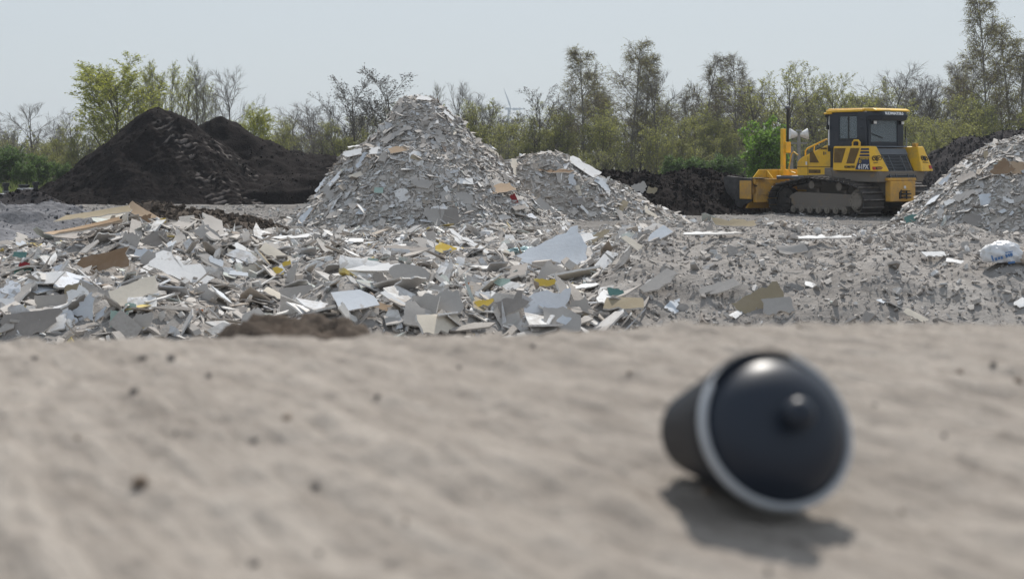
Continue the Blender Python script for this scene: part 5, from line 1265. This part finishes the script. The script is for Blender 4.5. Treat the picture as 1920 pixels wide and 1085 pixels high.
w = MB().lohi((cx1 + .024, -.615, 2.125), (cx1 + .036, .615, 2.895)).build('front_window', M['glass'], cab)
mb = MB(); mb.prism([(.16, 3.05), (.12, 3.17), (-1.60, 3.14), (-1.74, 3.09), (-1.74, 3.05)], 'y', -.72, .72); mb.lohi((-1.30, -.84, 3.045), (.10, .84, 3.12)); mb.lohi((-.12, .62, 3.0), (.20, .84, 3.05))
roof = mb.build('roof', M['yellow'], cab, bevel=0.025)
plan = [(-1.10, .79), (-1.10, -.79), (-1.46, -.79), (-1.80, -.52), (-1.80, .52), (-1.46, .79)]
ho = [(x, y, 3.045) for x, y in plan]; hu = [(x + (.06 if x < -1.4 else 0), y, 2.92) for x, y in plan]
mb = MB(); mb.loft([(x - .03 if x < -1.4 else x, y, 2.93) for x, y in plan], [(x + (.04 if x < -1.4 else 0), y * .98, 2.80) for x, y in plan])
mb.loft([(x + .05 if x < -1.4 else x, y, 3.044) for x, y in plan], [(x, y, 2.931) for x, y in plan])
hv = mb.build('rear_roof_box', M['cabpaint'], cab, bevel=0.008)
MB().loft([(-1.752, -.50, 3.04), (-1.752, .50, 3.04), (-1.803, .50, 2.935), (-1.803, -.50, 2.935)], [(-1.758, -.50, 3.04), (-1.758, .50, 3.04), (-1.809, .50, 2.935), (-1.809, -.50, 2.935)]).build('name_plate', M['cabpaint'], hv)
text('maker_name', 'KOMATSU', .115, (-1.787, 0.02, 2.987), (0, -1, 0), (.43, 0, 1), M['white'], hv, .006, 0, 1.42)
for yy in (.55, -.62):
    wl = MB().lohi((-1.54, yy - .07, 2.68), (-1.46, yy + .07, 2.78)).build('work_lamp', M['black'], cab); MB().lohi((-1.552, yy - .055, 2.69), (-1.54, yy + .055, 2.77)).build('lamp_glass', M['lamp'], wl)
MB().prism([(.0, 2.08), (.035, 2.08), (.05, 2.95), (.012, 2.95), (.0, 2.6)], 'y', .735, .80).build('white_sheet_strip', M['white'], cab)
mb = MB(); mb.tube([(.03, .80, 2.98), (.05, .83, 2.72), (.02, .83, 2.66)], .02, 6); mb.lohi((.0, .80, 2.55), (.05, .87, 2.68)); mb.build('mirror', M['black'], cab)
mb = MB(); mb.lohi((-1.02, -.25, 2.06), (-.52, .30, 2.18)); mb.box((-1.06, .03, 2.46), (.12, .52, .62), Matrix.Rotation(.12, 3, 'Y')); mb.box((-1.10, .03, 2.84), (.09, .3, .16)); mb.build('driver_seat', M['seat'], cab, bevel=0.04)
mb = MB(); mb.tube([(-1.25, -.05, 2.22), (-1.12, -.33, 2.50), (-1.08, -.46, 2.68)], [.02, .035, .045], 8); mb.build('red_bar', M['redbar'], cab, smooth=50)
rc = crumple('red_cloth', (-1.34, .22, 2.16), (.06, .26, .10), M['redcloth'], 21, 0.3, 0.8, cab)
mb = MB(); mb.tube([(-1.47, -.80, 2.62), (-1.47, -.83, 2.6), (-1.47, -.83, 2.26), (-1.47, -.80, 2.24)], .014, 6); mb.build('grab_handle', M['black'], cab)
mb = MB(); mb.cyl((-1.6, -.72, 2.02), (-1.6, -.72, 2.30), .018, n=8); mb.build('antenna_rod', M['steel'], cab)

# blade, pusher frame, masts
prof_m = [(2.42, .18), (2.26, .42), (2.20, .70), (2.28, .95), (2.42, 1.08)]
mb = MB(); mb.prism(prof_m + [(2.36, 1.10), (2.22, .97), (2.13, .70), (2.19, .42), (2.34, .18)], 'y', -1.88, 1.88)
bl = mb.build('blade', M['yellow_dirty'], bz, bevel=0.012)
for s_ in (1, -1):
    MB().prism([(2.10, .40), (2.10, 1.09), (2.62, 1.12), (3.18, 1.16), (3.34, 1.10), (3.30, .85), (3.05, .30), (2.6, .2)], 'y', 1.885 * s_, 1.93 * s_).build('end_plate', M['bladedirt'], bl, bevel=0.01)
    MB().prism([(2.08, .46), (2.08, 1.02), (2.58, 1.02), (2.58, .46)], 'y', 1.932 * s_, 1.975 * s_).build('side_box', M['yellow_dirty'], bl, bevel=0.015)
mb = MB(); mb.lohi((2.00, -1.84, .36), (2.13, 1.84, .62)); mb.lohi((2.02, -1.84, .92), (2.15, 1.84, 1.08))
for yy in (-1.7, -1.1, -.55, .55, 1.1, 1.7): mb.lohi((2.04, yy - .03, .62), (2.16, yy + .03, .92))
mb.lohi((1.98, 1.15, .58), (2.06, 1.80, .98))
mb.build('blade_back_frame', M['yellow_dirty'], bl, bevel=0.012)
mb = MB(); mb.prism([(-1.62, 1.09), (-1.35, 1.36), (1.35, 1.36), (1.62, 1.09)], 'x', 2.36, 2.40)
mb.prism([(2.35, 1.10), (2.35, 1.33), (2.1, 1.10)], 'y', -.42, -.36); mb.prism([(2.35, 1.10), (2.35, 1.33), (2.1, 1.10)], 'y', .36, .42); mb.prism([(2.35, 1.10), (2.35, 1.33), (2.1, 1.10)], 'y', 1.0, 1.05)
mb.build('spill_guard', M['yellow'], bl, bevel=0.008)
mb = MB(); mb.lohi((1.85, 1.45, 1.085), (2.35, 1.85, 1.11)); mb.bar((2.0, 1.3, .88), (2.0, 1.9, .86), .03, .03); mb.bar((2.0, 1.2, .74), (2.0, 1.75, .70), .03, .03); mb.tube([(2.0, .3, .9), (1.95, .9, .82), (2.02, 1.3, .80)], .025, 6); mb.build('blade_hoses', M['black'], bl)
mb = MB()
for s_ in (1, -1):
    mb.bar((1.2, .45 * s_, .62), (2.05, .62 * s_, .62), .22, .26); mb.tube([(1.35, .34 * s_, 1.25), (2.05, .38 * s_, .92)], .07, 12)
mb.lohi((1.55, -.5, .9), (1.95, .5, 1.14))
mb.build('push_frame', M['yellow_dirty'], bz, bevel=0.015)
mb = MB(); mb.tube([(1.2, .62, 1.13), (2.0, .95, 1.12)], .055, 10); mb.build('tilt_cylinder', M['greypaint'], bz, smooth=50)
mb = MB(); mb.lohi((2.24, .34, 1.30), (2.36, .46, 2.62)); mb.lohi((2.18, .28, 1.08), (2.42, .52, 1.34)); mb.box((2.22, .30, 2.04), (.12, .2, .34)); mb.build('support_pole', M['yellow'], bl, bevel=0.01)
mb = MB(); mb.tube([(2.3, .20, 1.86), (2.3, .20, 3.22)], .038, 12); am = mb.build('antenna_mast', M['black'], bl, smooth=50)
o_ = MB().lathe([(0, 3.34), (.06, 3.33), (.09, 3.29), (.09, 3.26), (.05, 3.22), (0, 3.22)], 16).build('receiver', M['greypaint'], am, smooth=50); o_.location = (2.3, .20, 0)

# ------------------------------------------------------------------ floodlights on posts behind the bulldozer
fl0 = P(1490, 320, 47.5); fl = empty('floodlight_stand', (fl0.x, fl0.y, 0)); tag(fl, 'white floodlights on two grey posts standing behind the bulldozer hood', 'floodlight')
for dx, zt in ((-.10, 2.1), (.14, 2.55)): MB().lohi((dx - .05, -.05, 0), (dx + .05, .05, zt)).build('post', M['steel'], fl, bevel=0.01)
MB().lohi((-.30, -.03, 2.18), (.42, .03, 2.24)).build('cross_bar', M['steel'], fl)
def flood(x, z, dr, sc_):
    mb = MB(); mb.tube([(x, 0, z), (x + dr * .16 * sc_, 0, z), (x + dr * .42 * sc_, -.02, z + .03 * sc_)], [.09 * sc_, .16 * sc_, .28 * sc_], 18)
    l_ = mb.build('floodlight', M['white'], fl, smooth=40)
    MB().tube([(x - dr * .1 * sc_, 0, z), (x + dr * .02 * sc_, 0, z)], [.07 * sc_, .1 * sc_], 12).build('lamp_housing', M['steel'], l_)
flood(.16, 2.5, 1, .68); flood(.10, 2.5, -1, .68); flood(-.02, .95, -1, .7)
MB().tube([(.14, 0, 2.6), (.14, 0, 2.66)], .1, 12).build('mast_cap', M['steel'], fl)

# ------------------------------------------------------------------ black pipe stubs and white lids at far left
M['blackplastic'] = plain('black_plastic_pipe', (0.015, 0.016, 0.018), 0.45)
M['whitelid'] = plain('weathered_white_slab', (0.60, 0.60, 0.62), 0.7)
def stub(px, ptop, pbot, Y, w, label, flange=True):
    a_ = P(px, pbot, Y); r_ = w / 2 / FPX * Y; h = (pbot - ptop) / FPX * Y
    o = empty('pipe_stub', a_); tag(o, label, 'pipe')
    MB().tube([(0, 0, -.6), (0, 0, h * .7)], r_ * .72, 18).build('pipe', M['blackplastic'], o, smooth=40)
    MB().lathe([(0, h), (r_, h), (r_, h * .68), (r_ * .7, h * .66)], 20).build('cap', M['blackplastic'], o, smooth=40)
    if flange: MB().lathe([(r_ * .72, h * .28), (r_ * .98, h * .28), (r_ * .98, h * .2), (r_ * .72, h * .2)], 20).build('flange', M['steel'], o)
stub(11, 343, 364, 49.5, 13, 'black capped pipe stub at the far left edge with a flange'); stub(45, 346, 361, 50.5, 21, 'wide short black pipe stub between the two narrow ones', False); stub(67, 341, 360, 50.5, 13, 'black capped pipe stub nearest the dark soil cone', False)
def lid(px, py, Y, w, d, label):
    a_ = P(px, py, Y); mb = MB(); mb.lohi((-w / 2, -d / 2, -.035), (w / 2, d / 2, .035)); mb.lohi((-w / 2 + .08, -d / 2 + .08, -.55), (w / 2 - .08, d / 2 - .08, -.035)); o = mb.build('cover_slab', M['whitelid'], None, bevel=0.01); o.location = a_; tag(o, label, 'slab')
lid(20, 364.5, 48.6, .62, .5, 'lower white cover slab at the far left under the first pipe stub'); lid(49, 354.5, 50.4, .5, .4, 'upper white cover slab under the wide pipe stub')

# ------------------------------------------------------------------ black bell-shaped cap lying on the bank
M['bellblack'] = new_mat('satin_black_plastic')[0]; bs = M['bellblack'].node_tree.nodes['Principled BSDF']; bs.inputs['Base Color'].default_value = (0.015, 0.021, 0.034, 1); bs.inputs['Roughness'].default_value = 0.42; bs.inputs['Specular IOR Level'].default_value = 0.36
M['rim'] = plain('pale_grey_rim', (0.46, 0.48, 0.51), 0.45)
RB = 0.0585; rc_ = P(1460, 801, 1.02); bell = empty('bell_cap', rc_)
axb = Vector((.23, -.90, .44)).normalized(); axc = Vector((.30, -.92, .20)).normalized()      # the lid sits askew on the cup
def frame_of(ax_):
    q = Vector((1, .5, 0)); q = (q - ax_ * q.dot(ax_)).normalized(); return Matrix((q, ax_.cross(q), ax_)).transposed().to_4x4()
bell.matrix_world = Matrix.Translation(rc_) @ frame_of(axb)
tag(bell, 'black bell-shaped plastic cap with pale rim and knob lying on the sandy bank', 'cap')
def lz(prof_, name, mat, par): return MB().lathe([(r * RB, z * RB) for r, z in prof_], 64).build(name, mat, par, smooth=40)
lz([(.905, -.06), (.935, -.01), (.975, -.01), (1.0, -.05), (1.0, -.12), (.96, -.17), (.88, -.15)], 'rim', M['rim'], bell)
M['cup'] = plain('matt_black_plastic', (0.010, 0.013, 0.020), 0.55, 0.12)
cup = lz([(.80, -.06), (.955, -.10), (.965, -.26), (.94, -.34), (.57, -2.2), (.52, -2.28), (.0, -2.32)], 'tapered_body', M['cup'], bell)
cup.matrix_local = frame_of(axb).inverted() @ frame_of(axc) @ Matrix.Translation((0, 0, -.10 * RB))
dm = lz([(.91, -.10), (.875, -.01), (.82, .09), (.74, .19), (.62, .28), (.46, .35), (.28, .39), (.0, .405)], 'dome', M['bellblack'], bell)
lz([(.14, .36), (.13, .46), (.16, .52), (.19, .61), (.175, .70), (.11, .765), (.0, .78)], 'knob', M['bellblack'], dm)

# pebbles and crumbs on the bank
def bank_hit(px, py):
    Y = np.arange(.5, 2.6, .003); x = (px - 960) / FPX * Y; zr = ZC - (py - HOR) / FPX * Y; s_ = bank(x, Y); i = int(np.argmax(s_ >= zr)); return Vector((x[i], Y[i], float(s_[i])))
pr_ = random.Random(4)
PB = []
for k in range(4):
    vs, fs = [], []; nu, nv = 10, 7
    for i in range(nv + 1):
        for j in range(nu):
            th, ph = math.pi * i / nv, 2 * math.pi * j / nu; q = 1 + .22 * math.sin(3 * ph + k) * math.sin(2 * th + k) + pr_.uniform(-.08, .08)
            vs.append((math.sin(th) * math.cos(ph) * q, math.sin(th) * math.sin(ph) * q * .8, math.cos(th) * .62 * q))
    for i in range(nv):
        for j in range(nu): fs.append((i * nu + j, (i + 1) * nu + j, (i + 1) * nu + (j + 1) % nu, i * nu + (j + 1) % nu))
    me = bpy.data.meshes.new('pebble'); me.from_pydata(vs, [], fs); me.shade_smooth(); PB.append(me)
def pebble(px, py, wpx, mat, label=None):
    p = bank_hit(px, py); o = bpy.data.objects.new('pebble', PB[pr_.randrange(4)].copy()); COL.objects.link(o); o.data.materials.append(M[mat])
    s_ = wpx * .42 / FPX * p.y; o.location = p + Vector((0, 0, s_ * .25)); o.scale = (s_, s_, s_); o.rotation_euler = (pr_.uniform(-.4, .4), pr_.uniform(-.4, .4), pr_.uniform(0, 6))
    if label: tag(o, label, 'pebble')
    else: tag(o, 'small dark pebble lying on the sandy bank', 'pebble', 'small pebbles on the sandy bank')
pebble(262, 912, 44, 'pebble2', 'largest brownish pebble on the sandy bank, lower left'); pebble(592, 917, 24, 'pebble', 'dark round pebble right of the largest brownish pebble'); pebble(1325, 925, 22, 'pebble2', 'reddish brown pebble lying in the shadow of the black cap')
pebble(1552, 924, 18, 'pebble', 'dark pebble touching the lower right rim of the black cap')
for px, py, w in [(65, 674, 16), (268, 674, 22), (322, 674, 26), (391, 705, 17), (252, 735, 22), (538, 786, 24), (476, 830, 18), (476, 1061, 26), (599, 1040, 16), (708, 746, 17), (1910, 718, 22), (1862, 685, 18), (1498, 615, 10), (915, 932, 14), (1000, 650, 12), (860, 690, 12), (1180, 700, 12), (1640, 760, 12), (1770, 820, 14), (1690, 960, 14), (1090, 860, 12), (145, 822, 14), (760, 980, 14), (1495, 1020, 18), (1440, 1070, 14), (330, 812, 12), (1120, 1010, 12), (1800, 700, 14)]:
    pebble(px, py, w, 'pebble' if pr_.random() < .7 else 'pebble2')
clc = P(535, 586, 3.1)
def clod_h(x, y):
    e_ = ((x - clc.x) / .29) ** 2 + ((y - clc.y) / .22) ** 2
    return clc.z - .46 + 0.46 * np.exp(-e_ ** 2 * .6) + .022 * fbm(x, y, .11, 2, 77) + .014 * fbm(x, y, .03, 4, 79, .7) - .03
clod_o = grid('soil_clump', np.arange(clc.x - .62, clc.x + .62, .012), np.arange(clc.y - .45, clc.y + .5, .014), clod_h, M['brownsoil'])
tag(clod_o, 'dark brown crumbly soil clump just behind the crest of the sandy bank', 'soil clump')

# ------------------------------------------------------------------ the hazy air
m = bpy.data.materials.new('hazy_air'); m.use_nodes = True; t = m.node_tree; t.nodes.remove(t.nodes['Principled BSDF'])
pv = t.nodes.new('ShaderNodeVolumePrincipled'); pv.inputs['Color'].default_value = (0.86, 0.93, 1.0, 1); pv.inputs['Density'].default_value = 0.00045; pv.inputs['Anisotropy'].default_value = 0.0
t.links.new(pv.outputs[0], t.nodes['Material Output'].inputs['Volume'])
hz = MB().lohi((-1600, -1600, -3), (1600, 1600, 62)).build('haze', m); hz['kind'] = 'stuff'
